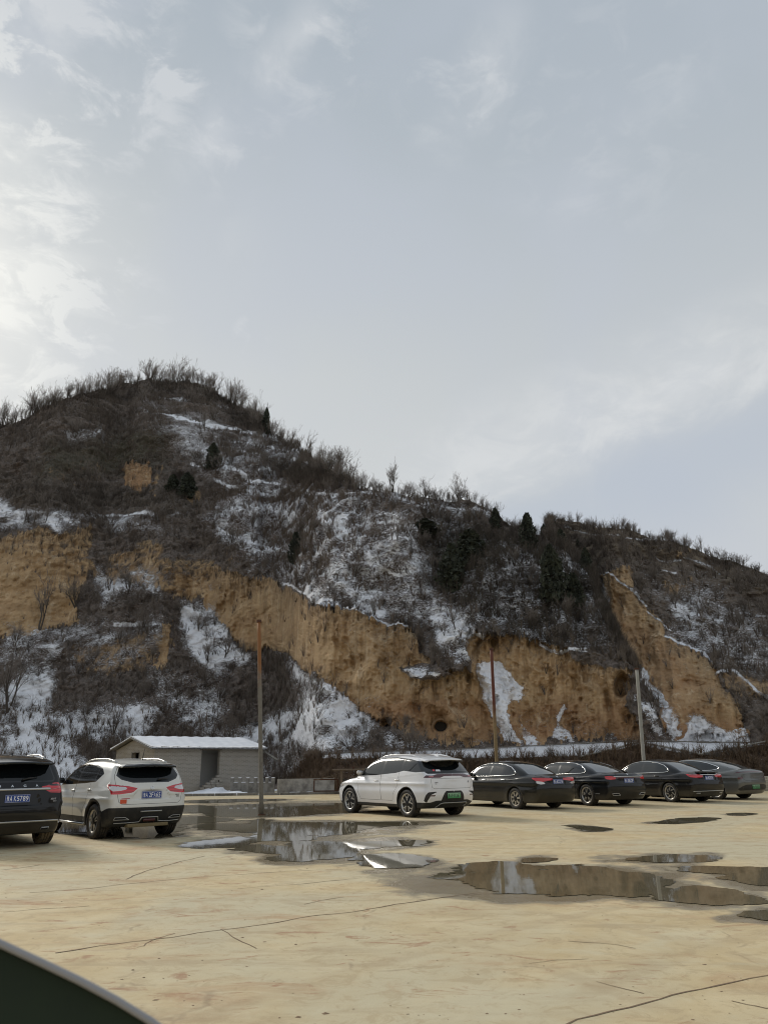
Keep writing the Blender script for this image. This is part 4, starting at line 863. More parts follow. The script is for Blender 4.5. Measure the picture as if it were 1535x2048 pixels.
def spokes(style, r_):
    """list of polygons in the wheel plane"""
    out = []; pol = lambda a_, q: (q * math.cos(a_), q * math.sin(a_))
    def bar(a0, r0, a1, r1, w0, w1):
        p0, p1 = pol(a0, r0), pol(a1, r1); dx_, dy_ = p1[0] - p0[0], p1[1] - p0[1]; l = math.hypot(dx_, dy_); nx_, ny_ = -dy_ / l, dx_ / l
        out.append([(p0[0] + nx_ * w0, p0[1] + ny_ * w0), (p1[0] + nx_ * w1, p1[1] + ny_ * w1), (p1[0] - nx_ * w1, p1[1] - ny_ * w1), (p0[0] - nx_ * w0, p0[1] - ny_ * w0)])
    n = {'five_pair': 5, 'petal': 5, 'seven': 7, 'double_y': 5, 'swirl': 7, 'ten': 10}.get(style, 5)
    for i in range(n):
        a = 2 * math.pi * i / n + .3
        if style == 'five_pair': bar(a - .10, .04, a - .20, r_, .016, .013); bar(a + .10, .04, a + .20, r_, .016, .013)
        elif style == 'petal':
            bar(a, .03, a, r_ * .55, .026, .020); bar(a, r_ * .5, a + .36, r_, .020, .010); bar(a + .05, r_ * .5, a - .34, r_ * .98, .018, .010)
        elif style == 'seven': bar(a, .03, a, r_, .026, .030)
        elif style == 'double_y': bar(a, .03, a - .17, r_, .018, .012); bar(a, .03, a + .17, r_, .018, .012); bar(a - .17, r_, a - .34, r_ * .98, .01, .008)
        elif style == 'swirl': bar(a, .03, a + .16, r_ * .55, .020, .022); bar(a + .16, r_ * .5, a + .52, r_, .024, .014)
        else: bar(a, .03, a, r_, .02, .018)
    return out
def make_wheel(root, x, y, r_, wd, style, rimm, tyrem, rimr, steer=0.0, two=None, spin=0.0):
    """wheel = brake drum (own mesh) > tyre, rim, spokes; outward side is local +y"""
    sg = 1 if y > 0 else -1
    hb = MB().lathe([(0.0, .005), (.05, .005), (rimr * .55, -.02), (rimr * .93, -.03), (rimr * .93, -.12), (0, -.12)], 28).obj('wheel', MC['rim_dark'], root, True)
    hb.location = (x, y, r_); hb.rotation_euler = (0, spin, 0 if sg > 0 else math.pi); hb.rotation_euler[2] += steer
    t = MB(); w2 = wd
    prof = [(rimr, .000), (rimr + .012, .012), (r_ - .055, .022), (r_ - .022, .012), (r_ - .006, -.008)]
    nn = 4; s0, s1 = -.012, -w2 + .012
    for i in range(nn + 1):
        f0 = s0 + (s1 - s0) * i / nn
        if 0 < i < nn: prof += [(r_, f0 + .005), (r_ - .009, f0 + .004), (r_ - .009, f0 - .004), (r_, f0 - .005)]
        else: prof += [(r_, f0)]
    prof += [(r_ - .022, -w2 - .012), (r_ - .055, -w2 - .022), (rimr, -w2)]
    t.lathe(prof, 48).obj('tyre', tyrem, hb, True)
    # tread blocks on the shoulder
    tb = MB()
    for k in range(56):
        a = 2 * math.pi * k / 56; ca, sa = math.cos(a), math.sin(a)
        rot = Matrix(((ca, 0, -sa), (0, 1, 0), (sa, 0, ca)))
        for yo in (-.018, -w2 + .018): tb.box(tuple(rot @ Vector((r_ - .004, yo, 0))), (.012, .026, .022), rot)
    tb.obj('tread', tyrem, hb, kind='stuff')
    MB().lathe([(rimr * .86, -.05), (rimr * .90, -.012), (rimr * .97, .004), (rimr + .008, .006), (rimr + .008, -.006), (rimr * .93, -.10)], 48).obj('rim', rimm, hb, True)
    sp = MB()
    for p in spokes(style, rimr * .92):
        sp.prism(p, -.040, -.004)
    sp.lathe([(0, .004), (.028, .004), (.034, -.004), (.036, -.03)], 20)
    sp.obj('spokes', rimm, hb); return hb

def build_car(c):
    S_ = Shape(c); root = empty(c.get('kind_name', 'parked_car'), c['loc'], c['rz'], label=c['label'], cat=c['cat'], group='cars parked in a row on the lot')
    V, N, T = surface_net(S_, c.get('h', .03)); rest = T; parts = []; L, W2, r0 = c['L'], c['W'] / 2, c['r']
    def take(name, g, m_, label=None, parent_name=None):
        nonlocal V, N, rest
        V, N, inn, rest = cut(V, N, rest, g(*V.T)); parts.append((name, inn, m_, label)); return inn
    P_ = lambda poly: (lambda a_, b_: poly_sd(a_, b_, poly))
    ul = lambda x, y: np.abs(y) + np.maximum(x, 0)
    body = c['paint']
    # wheel housings
    for wx in (c['ra'], c['fa']):
        for sg in (1, -1): take('wheel_housing', lambda x, y, z, wx=wx, sg=sg: np.maximum(np.hypot(x - wx, z - r0) - r0 * c.get('arch', 1.115) + .001, (W2 - .36) - sg * y), MC['under'])
    take('underbody', lambda x, y, z: z - (c['zb'] + .02), MC['under'])
    # windows: the surround is cut first, then the panes out of it
    dlo = c['side_glass']; g0 = P_(dlo)
    for sg in (1, -1):
        V, N, inn, rest = cut(V, N, rest, np.maximum(g0(V[:, 0], V[:, 2]), .25 - sg * V[:, 1]))
        sur = inn
        for (xa, xb) in c['panes']:
            gg = np.maximum(g0(V[:, 0], V[:, 2]) + .018, np.maximum(xa + (V[:, 2] - 1.2) * c.get('pillar_lean', -.05) - V[:, 0], V[:, 0] - xb - (V[:, 2] - 1.2) * c.get('pillar_lean', -.05)))
            V, N, pane, sur = cut(V, N, sur, gg); parts.append(('side_window', pane, c.get('glass', MC['glass']), None))
        parts.append(('window_surround', sur, MC['gloss_black'], None))
    if 'rear_glass' in c:
        g1 = P_(c['rear_glass']); fx_ = c.get('rear_glass_x', 1.5)
        G1 = lambda x, y, z: np.maximum(g1(np.abs(y), z), np.maximum(x - fx_, .10 - x if c.get('sedan') else -1 + 0 * x))
        V, N, inn, rest = cut(V, N, rest, G1(*V.T)); V, N, pane, sur = cut(V, N, inn, G1(*V.T) + .022)
        parts.append(('rear_window', pane, c.get('rear_glass_mat', MC['glass']), None)); parts.append(('window_seal', sur, MC['gloss_black'], None))
    wsp = c['windscreen']; V, N, inn, rest = cut(V, N, rest, np.maximum(poly_sd(V[:, 0], V[:, 2], wsp), np.abs(V[:, 1]) - .66)); parts.append(('windscreen', inn, MC['glass'], None))
    # lamps and painted-on panels of the rear wrap, in (u, z)
    for (nm, poly, m_, sides, lab) in c['lamps']:
        g2 = P_(poly)
        for sg in sides:
            gN = (N[:, 2] - .72) * .15; take(nm, lambda x, y, z, sg=sg, gN=gN: np.maximum(np.maximum(g2(ul(x, y), z), gN), np.maximum(-.0 - sg * y, x - 1.3)), m_, lab)
    # panel gaps and doors
    for di, (nm, poly) in enumerate(c['doors']):
        poly = [tuple(q) for q in poly]
        if di == 0: poly = [(poly[0][0], poly[0][1] + .14)] + poly[:-1] + [(poly[-1][0], poly[-1][1]), (poly[-1][0] + .01, poly[-1][1] + .22)]; split_x = poly[-2:]; low_x = poly[-3]
        else: poly = [split_x[1], split_x[0], low_x] + poly[2:-1] + [poly[-1], (poly[-1][0] - .28, poly[-1][1] + .16)]
        g3 = P_(poly)
        for sg in (1, -1):
            V, N, inn, rest = cut(V, N, rest, np.maximum(g3(V[:, 0], V[:, 2]), .35 - sg * V[:, 1]))
            V, N, door, gapt = cut(V, N, inn, g3(V[:, 0], V[:, 2]) + .007); parts.append((nm, door, body, None)); parts.append(('panel_gap', gapt, MC['gap'], None))
            if 'cladding' in c:
                pass
    if 'tailgate' in c:
        g4 = P_(c['tailgate'])
        V, N, inn, rest = cut(V, N, rest, np.maximum(g4(np.abs(V[:, 1]), V[:, 2]), V[:, 0] - c.get('tailgate_x', .6)))
        V, N, door, gapt = cut(V, N, inn, g4(np.abs(V[:, 1]), V[:, 2]) + .007); parts.append(('boot_lid' if c.get('sedan') else 'tailgate', door, body, None)); parts.append(('panel_gap', gapt, MC['gap'], None))
    if 'cladding' in c:
        g5 = c['cladding']; new = []
        for (nm, tr, m_, lb) in parts:
            if nm in ('side_door', 'tailgate', 'boot_lid') and len(tr):
                V, N, inn, keep = cut(V, N, tr, g5(*V.T)); new.append((nm, keep, m_, lb)); 
                if len(inn): new.append(('door_cladding', inn, MC['plastic'], None))
            else: new.append((nm, tr, m_, lb))
        parts = new
        take('lower_cladding', g5, MC['plastic'])
    take('rear_bumper', lambda x, y, z: np.maximum(x - (c['ra'] - .42), z - c.get('bumper_z', .62)), body)
    take('front_bumper', lambda x, y, z: np.maximum((c['fa'] + .42) - x, z - .55), body)
    for sg in (1, -1): take('headlight', lambda x, y, z, sg=sg: np.maximum(poly_sd(x, z, [(L - .75, .80), (L - .2, .62), (L - .1, .72), (L - .5, .86)]), .35 - sg * y), MC['clear'])
    parts.append(('body', rest, body, None))
    for (nm, tr, m_, lab) in parts:
        if len(tr) == 0: continue
        # separate left and right pieces of the same cut
        used, inv = np.unique(tr, return_inverse=True)
        o = mesh_obj(nm, V[used], inv.reshape(-1, 3), m_, root, True, N[used])
        if lab: o['label'] = lab
    # wheels
    for k, (wx, sg) in enumerate(((c['ra'], 1), (c['ra'], -1), (c['fa'], 1), (c['fa'], -1))):
        make_wheel(root, wx, sg * (W2 - .03 - c.get('wheel_in', 0)), r0, c.get('tyre_w', .22), c['rim_style'], c['rim_mat'], c.get('tyre_mat', MC['tyre']), c['rim_r'], spin=k * .7)
    # dark boxes added inside the shell to block light through the wheel housings
    MB().box((L / 2, 0, c['zb'] + .16), (L - .5, c['W'] - .75, .10)).box((L / 2, 0, .55), (L - 1.2, c['W'] - .78, .55)).obj('inner_light_block', MC['under'], root)
    for wx in (c['ra'], c['fa']): MB().tube([(wx, -W2 + .2, r0), (wx, W2 - .2, r0)], .04, 8).obj('axle', MC['under'], root)
    # door handles and mirrors
    for sg in (1, -1):
        for (hx, hz) in c['handles']:
            p, n = S_.flank(hx, hz, sg, .012); mb = MB(); fr = frame_of(p, n)
            mb.box((0, 0, 0), (.20, .030, .022), bev=.009); o = mb.obj('door_handle', c.get('handle_mat', body), root, True); Mx = fr.to_4x4(); Mx.translation = p; o.matrix_local = Mx
        mx, mz = c['mirror']; p, n = S_.flank(mx, mz, sg, 0)
        mb = MB(); bm = bmesh.new(); bmesh.ops.create_cube(bm, size=1); bmesh.ops.scale(bm, vec=(.13, .22, .15), verts=bm.verts)
        for v in bm.verts:
            if v.co.x > 0: v.co.y *= .72; v.co.z *= .66
            if v.co.y * sg < 0: v.co.z *= .8
        bmesh.ops.bevel(bm, geom=bm.edges[:], offset=.028, segments=3, affect='EDGES'); me = bpy.data.meshes.new('mirror'); bm.to_mesh(me); bm.free()
        me.materials.append(c.get('mirror_mat', body)); me.polygons.foreach_set('use_smooth', [True] * len(me.polygons))
        o = bpy.data.objects.new('mirror', me); col.objects.link(o); o.parent = root; o.location = (p.x, p.y + sg * .10, p.z + .05)
        MB().box((-.055, 0, .0), (.012, .17, .11), bev=.005).obj('mirror_glass', MC['glass_pale'], o); MB().box((.0, -sg * .12, -.05), (.05, .10, .03), bev=.008).obj('mirror_arm', MC['plastic'], o)
    c['S'] = S_; c['root'] = root
    return root, S_

def sedan(**k):
    c = dict(L=4.93, W=1.845, H=1.475, r=.325, ra=1.10, fa=3.90, zb=.20, sedan=True,
        deck=[(-.3, .92), (0.0, .985), (.25, 1.03), (.6, 1.035), (1.2, .985), (2.2, .94), (3.2, .92), (3.75, .93), (4.3, .84), (4.75, .68), (5.1, .5)],
        roof=[(-.2, .35), (.45, .93), (.65, 1.05), (1.05, 1.25), (1.5, 1.40), (2.0, 1.465), (2.5, 1.475), (3.0, 1.42), (3.4, 1.26), (4.0, .93), (4.6, .55)],
        tail=[(.15, .28), (.30, .10), (.45, .02), (.62, 0.0), (.80, .03), (.95, .045), (1.05, .09), (1.2, .3)], nose=[(.15, 4.75), (.35, 4.90), (.55, 4.93), (.75, 4.85), (.95, 4.6)],
        belt=[(0, 1.03), (1.0, 1.0), (2.2, .955), (3.6, .93), (5, .9)], cabin_base=[(0, .62), (.5, .74), (1.1, .86), (1.8, .925), (3.0, .925), (3.8, .84), (4.6, .70)],
        side_glass=[(1.14, 1.085), (1.22, 1.16), (1.42, 1.27), (1.75, 1.355), (2.15, 1.395), (2.6, 1.395), (2.95, 1.34), (3.3, 1.19), (3.62, 1.0), (3.4, .975), (2.4, .99), (1.35, 1.03)],
        panes=[(.9, 1.50), (1.54, 2.34), (2.42, 3.9)], rear_glass=[(-.1, 1.035), (.56, 1.035), (.60, 1.07), (.50, 1.36), (.44, 1.40), (-.1, 1.40)], rear_glass_x=1.75,
        windscreen=[(3.05, 1.40), (3.2, 1.40), (4.05, .93), (3.75, .93)], rear_glass_mat=MC['glass_sky'], glass=MC['glass_pale'],
        doors=[('side_door', [(1.30, 1.02), (1.42, .78), (1.62, .55), (1.66, .34), (2.30, .34), (2.36, .99)]), ('side_door', [(2.385, .99), (2.33, .34), (3.30, .34), (3.48, .60), (3.52, .96)])],
        handles=[(1.62, .885), (2.60, .875)], mirror=(3.30, .99), rim_style='seven', rim_mat=MC['rim_dusty'], rim_r=.215, tyre_w=.21, bumper_z=.60, tumble=.36, tumble2=.42, kb=.035, kre=3.4, ks=.06, section=[(0.15, .92), (.30, .965), (.50, .99), (.68, 1.0), (.85, .99), (1.0, .965), (1.2, .90)])
    c.update(k); return c
def suv(**k):
    c = dict(L=4.40, W=1.81, H=1.60, r=.345, ra=.86, fa=3.52, zb=.24,
        deck=[(-.3, 1.0), (0, 1.06), (.3, 1.09), (1.0, 1.06), (2.0, 1.01), (3.0, .99), (3.35, .99), (3.8, .93), (4.2, .80), (4.5, .6)],
        roof=[(-.3, 1.36), (.10, 1.475), (.35, 1.53), (.8, 1.575), (1.4, 1.60), (2.0, 1.59), (2.45, 1.53), (2.85, 1.35), (3.5, .96), (4.1, .6)],
        tail=[(.2, .30), (.32, .14), (.45, .05), (.62, 0.0), (.80, .02), (.95, .035), (1.08, .06), (1.25, .14)], hatch=[(.9, .02), (1.05, .07), (1.15, .12), (1.45, .36), (1.55, .44), (1.7, .56)],
        nose=[(.2, 4.2), (.4, 4.36), (.6, 4.40), (.85, 4.30), (1.05, 4.0)],
        belt=[(0, 1.12), (1.0, 1.07), (2.2, 1.02), (3.4, .99), (5, .95)], cabin_base=[(0, .84), (.4, .90), (1.1, .935), (2.0, .94), (3.0, .91), (3.8, .80), (4.5, .7)],
        windscreen=[(2.55, 1.50), (2.75, 1.48), (3.6, .95), (3.3, .97)], tumble=.20, tumble2=.38, kb=.03,
        handles=[(1.30, .93), (2.20, .905)], mirror=(2.95, 1.07), rim_style='five_pair', rim_mat=MC['rim'], rim_r=.225, tyre_w=.23, bumper_z=.66, arch=1.14)
    c.update(k); return c
def strip_box(S_, root, name, u0, u1, z, hz, m_, off=.006): return ribbon(S_, [(u0, z), (u1, z)], hz, m_, name, root, off=off, step=.06)
def badge(S_, root, name, y, z, pts, m_, size=.05, depth=.006):
    P, N = S_.hit([[-1.0, y, z]], (1, 0, 0)); p = Vector(P[0].tolist()); n = Vector(N[0].tolist()); fr = frame_of(p, n)
    mb = MB()
    for poly in pts:
        V = [(a_ * size, b_ * size, depth) for a_, b_ in poly] + [(a_ * size, b_ * size, 0) for a_, b_ in poly]; k = len(poly)
        mb.add(V, [tuple(range(k))] + [(i, i + k, (i + 1) % k + k, (i + 1) % k) for i in range(k)])
    o = mb.obj(name, m_, root); Mx = fr.to_4x4(); Mx.translation = p + n * .002; o.matrix_local = Mx; return o
ring = lambda a0, a1, r0, r1, n=14: [[(math.cos(t0) * q, math.sin(t0) * q) for t0, q in ((a, r1), (b, r1), (b, r0), (a, r0))] for a, b in zip(np.linspace(a0, a1, n + 1)[:-1], np.linspace(a0, a1, n + 1)[1:])]
def text_badge(S_, root, txt, y, z, h_, w_, m_=None):
    P, N = S_.hit([[-1.0, y, z]], (1, 0, 0)); p = Vector(P[0].tolist()) + Vector(N[0].tolist()) * .003; fr = frame_of(p, Vector(N[0].tolist()))
    return glyphs(txt, 'lettering', m_ or MC['chrome'], root, tuple(p), np.array(fr), h_, w_, .003)
def wiper(S_, root, y0, z0, y1, z1):
    a_, _ = None, None
    P0, N0 = S_.hit([[-1.0, y0, z0]], (1, 0, 0)); P1, N1 = S_.hit([[-1.0, y1, z1]], (1, 0, 0)); P2, _n = S_.hit([[-1.0, (y0 + y1) / 2, (z0 + z1) / 2 + .01]], (1, 0, 0))
    o = MB().tube([P0[0] + N0[0] * .03, P2[0] + N0[0] * .035, P1[0] + N1[0] * .02], [.022, .014, .007], 6).obj('rear_wiper', MC['plastic'], root, True)
def rails(S_, root, x0, x1, y, m_):
    for sg in (1, -1):
        pts = []; n = 12
        for i in range(n + 1):
            x = x0 + (x1 - x0) * i / n; p, nn = S_.top(x, y); lift = .045 * min(1, 5 * min(i, n - i) / n); pts.append((p.x, sg * p.y, p.z + lift))
        MB().tube(pts, .016, 8).obj('roof_rail', m_, root, True)
def fin(S_, root, x, m_):
    p, n = S_.top(x, 0); mb = MB(); mb.add([(p.x - .10, 0, p.z - .01), (p.x + .12, -.028, p.z - .01), (p.x + .12, .028, p.z - .01), (p.x - .06, 0, p.z + .055), (p.x - .10, -.02, p.z - .01), (p.x - .10, .02, p.z - .01)], [(1, 3, 2), (4, 3, 1), (2, 3, 5), (5, 3, 4)])
    mb.obj('antenna_fin', m_, root)

def place(RL, heading_deg, c):
    """origin = rear centre on the ground; RL is the outer contact point of the rear left tyre"""
    a_ = R(heading_deg); h = np.array([-math.sin(a_), math.cos(a_)]); left = np.array([-math.cos(a_), -math.sin(a_)])
    o = np.array(RL[:2]) - h * c['ra'] - left * (c['W'] / 2 - .14)
    c['loc'] = (float(o[0]), float(o[1]), 0.0); c['rz'] = math.pi / 2 + a_
    return c
BOTH = (1, -1)
# ---- black crossover cut by the left edge
c = suv(lip=(-.0, .045, .5), L=4.65, W=1.86, H=1.69, r=.355, ra=.90, fa=3.62, paint=MC['black'], cat='SUV', label='black crossover cut off by the left edge with a chrome bar across its tailgate',
    deck=[(-.3, 1.08), (0, 1.13), (.3, 1.16), (1.0, 1.12), (2.0, 1.07), (3.0, 1.04), (3.5, 1.04), (4.0, .97), (4.4, .84), (4.75, .6)],
    roof=[(-.3, 1.44), (.12, 1.57), (.35, 1.62), (.8, 1.665), (1.4, 1.69), (2.1, 1.68), (2.6, 1.61), (3.0, 1.42), (3.7, 1.02), (4.3, .7)],
    tail=[(.2, .28), (.32, .12), (.45, .04), (.62, 0.0), (.80, .015), (.95, .03), (1.12, .06), (1.3, .14)], hatch=[(.9, .02), (1.1, .07), (1.2, .12), (1.5, .32), (1.62, .42), (1.75, .55)],
    nose=[(.2, 4.42), (.4, 4.60), (.6, 4.65), (.9, 4.55), (1.1, 4.2)], belt=[(0, 1.17), (1.0, 1.13), (2.2, 1.08), (3.5, 1.04), (5, 1.0)], windscreen=[(2.7, 1.60), (2.9, 1.57), (3.8, 1.0), (3.5, 1.02)],
    side_glass=[(.62, 1.30), (.80, 1.46), (1.3, 1.55), (2.1, 1.57), (2.7, 1.50), (3.35, 1.12), (3.4, 1.07), (2.4, 1.09), (1.2, 1.14), (.75, 1.20)], panes=[(.3, 1.02), (1.08, 1.98), (2.06, 4)],
    rear_glass=[(-.1, 1.17), (.66, 1.17), (.70, 1.22), (.60, 1.50), (.52, 1.555), (-.1, 1.56)], rear_glass_x=1.0,
    lamps=[('tail_light', [(.46, 1.085), (.62, 1.10), (.85, 1.15), (1.02, 1.155), (1.04, 1.11), (1.04, .99), (.92, .965), (.66, .975), (.55, 1.03)], MC['red'], BOTH, None)],
    doors=[('side_door', [(1.28, 1.12), (1.30, .80), (1.52, .55), (1.55, .36), (2.1, .36), (2.14, 1.06)]), ('side_door', [(2.165, 1.06), (2.125, .36), (3.05, .36), (3.20, .60), (3.25, 1.02)])],
    tailgate=[(-.1, .70), (.66, .70), (.72, .78), (.86, 1.12), (.66, 1.60), (-.1, 1.60)], rim_style='ten', tyre_mat=MC['muddy_tyre'], handles=[(1.40, .98), (2.32, .95)], mirror=(3.1, 1.12), recess=[(.76, .99, .42, .34, .02)])
a_ = R(39); g = ground_at(84, 1687); h = np.array([-math.sin(a_), math.cos(a_)]); left = np.array([-math.cos(a_), -math.sin(a_)])
o_ = g[:2] - h * c['ra'] + left * (c['W'] / 2 - .14); c['loc'] = (float(o_[0]), float(o_[1]), 0.0); c['rz'] = math.pi / 2 + a_
root, S_ = build_car(c)
ribbon(S_, [(-.66, 1.045), (.66, 1.045)], .024, MC['satin'], 'chrome_bar', root)
for sg in BOTH: ribbon(S_, [(sg * .60, 1.02), (sg * .92, 1.055), (sg * 1.0, 1.06)], .007, MC['pink'], 'lamp_line', root, off=.004)
ribbon(S_, [(-.98, .43), (-.92, .475), (.92, .475), (.98, .43)], .018, MC['satin'], 'bumper_strip', root)
ribbon(S_, [(-.80, .64), (.80, .64)], .008, MC['gap'], 'bumper_crease', root, off=0)
for i, ch in enumerate('SAGA'): text_badge(S_, root, ch, .33 - .22 * i, 1.105, .045, .05)
text_badge(S_, root, '350T', -.66, .86, .032, .11, MC['satin']); text_badge(S_, root, 'DCT', -.69, .82, .022, .07, MC['satin'])
plate(S_, root, 0, .885, '豫AK5789'); rails(S_, root, .7, 2.4, .60, MC['satin']); wiper(S_, root, -.06, 1.20, -.34, 1.24); fin(S_, root, .9, MC['black'])
for sg in BOTH: ribbon(S_, [(sg * .62, .345), (sg * .80, .345)], .030, MC['satin'], 'exhaust_trim', root, off=.008); ribbon(S_, [(sg * .64, .345), (sg * .78, .345)], .020, MC['gap'], 'exhaust_opening', root, off=.022)

# ---- pearl white hatchback crossover
def clad_q(x, y, z):
    r1 = np.minimum(np.hypot(x - .86, z - .345), np.hypot(x - 3.52, z - .345)) - .455
    side = np.minimum(z - (.42 + .03 * sstep(x, 1.4, .9)), r1); u = np.abs(y) + np.maximum(x, 0)
    rear = z - (.625 - .10 * sstep(u, 1.0, 1.5))
    return np.where(x < .45, np.minimum(rear, r1), side)
c = suv(lip=(.06, .05, .5), paint=MC['pearl'], cat='SUV', label='pearl white crossover with black lower bumper and a blue number plate, mud on its flank', cladding=clad_q, kr=.15,
    side_glass=[(.74, 1.285), (.92, 1.39), (1.3, 1.462), (1.9, 1.492), (2.45, 1.46), (3.16, 1.085), (3.22, 1.03), (2.4, 1.055), (1.5, 1.09), (1.02, 1.125)], panes=[(.3, 1.06), (1.11, 1.98), (2.05, 4)], glass=MC['glass'],
    rear_glass=[(-.1, 1.105), (.40, 1.105), (.62, 1.17), (.70, 1.25), (.60, 1.44), (.52, 1.475), (-.1, 1.49)], rear_glass_x=.9,
    lamps=[('lamp_reflector', [(1.20, 1.055), (.99, 1.045), (.66, 1.025), (.60, .985), (.76, .955), (.98, .945), (1.10, .985)], MC['clear'], BOTH, None),
           ('tail_light', [(.36, 1.0), (.62, 1.045), (.95, 1.075), (1.24, 1.085), (1.24, 1.03), (1.06, .95), (1.02, .885), (.78, .885), (.47, .915)], MC['red'], BOTH, None)],
    doors=[('side_door', [(1.26, 1.08), (1.28, .78), (1.46, .58), (1.50, .30), (2.02, .30), (2.06, 1.03)]), ('side_door', [(2.085, 1.03), (2.045, .30), (2.92, .30), (3.05, .55), (3.10, .99)])],
    tailgate=[(-.1, .685), (.62, .685), (.69, .73), (.72, .86), (.74, 1.10), (.74, 1.24), (.60, 1.50), (-.1, 1.51)], recess=[(.775, .955, .44, .33, .022)], bumper_z=.70,
    handles=[(1.24, .96), (2.16, .93)], mirror=(2.95, 1.08), mirror_mat=MC['plastic'])
root, S_ = build_car(place(ground_at(193, 1677.5), 41.5, c))
plate(S_, root, 0, .862, '豫A2FA65'); rails(S_, root, .62, 2.35, .57, MC['satin']); wiper(S_, root, -.14, 1.15, -.40, 1.155)
badge(S_, root, 'emblem', 0, 1.0, ring(0, math.pi * 2, .72, 1.0) + [[(-1.2, -.13), (1.2, -.13), (1.2, .13), (-1.2, .13)]], MC['chrome'], .038)
ribbon(S_, [(.72, .80), (.50, .805)], .006, MC['red'], 'lettering_strip', root, off=.003)
badge(S_, root, 'orange_sticker', .60, .745, [[(-1, -.62), (1, -.62), (1, .62), (-1, .62)]], MC['orange'], .065, .003)
text_badge(S_, root, '2.0 XV', -.60, .85, .020, .10, MC['dark_text']); text_badge(S_, root, 'AWD', -.61, .815, .026, .075, MC['dark_text'])
ribbon(S_, [(-.24, .545), (.24, .545)], .014, MC['satin'], 'bumper_chrome', root, off=.016)
ribbon(S_, [(.92, .335), (.62, .335), (.28, .345), (.20, .43), (-.20, .43), (-.28, .345), (-.62, .335), (-.92, .345)], .013, MC['satin'], 'skid_trim', root, off=.018)
ribbon(S_, [(.17, .365), (-.17, .365)], .040, MC['dark_red'], 'fog_lamp', root, off=.006)
for sg in BOTH:
    ribbon(S_, [(sg * .52, .395), (sg * .60, .44), (sg * .86, .44), (sg * .90, .395), (sg * .52, .395)], .008, MC['grey_trim'], 'reflector_frame', root, off=.012)
    ribbon(S_, [(sg * .58, .418), (sg * .86, .418)], .016, MC['gap'], 'exhaust_opening', root, off=.008)
MB().tube([(1.35, .885, .27), (3.05, .885, .27)], .028, 8).tube([(1.35, .80, .30), (1.35, .885, .27)], .02, 6).tube([(3.05, .80, .30), (3.05, .885, .27)], .02, 6).obj('side_step', MC['satin'], root, True)
MB().box((.55, 0, .27), (.9, .9, .07), bev=.02).obj('silencer', MC['tan_under'], root)
p, n = S_.top(.62, .0); MB().tube([(p.x, 0, p.z), (p.x + .02, 0, p.z + .03), (p.x - .06, 0, p.z + .24)], [.022, .010, .004], 6).obj('roof_aerial', MC['plastic'], root)

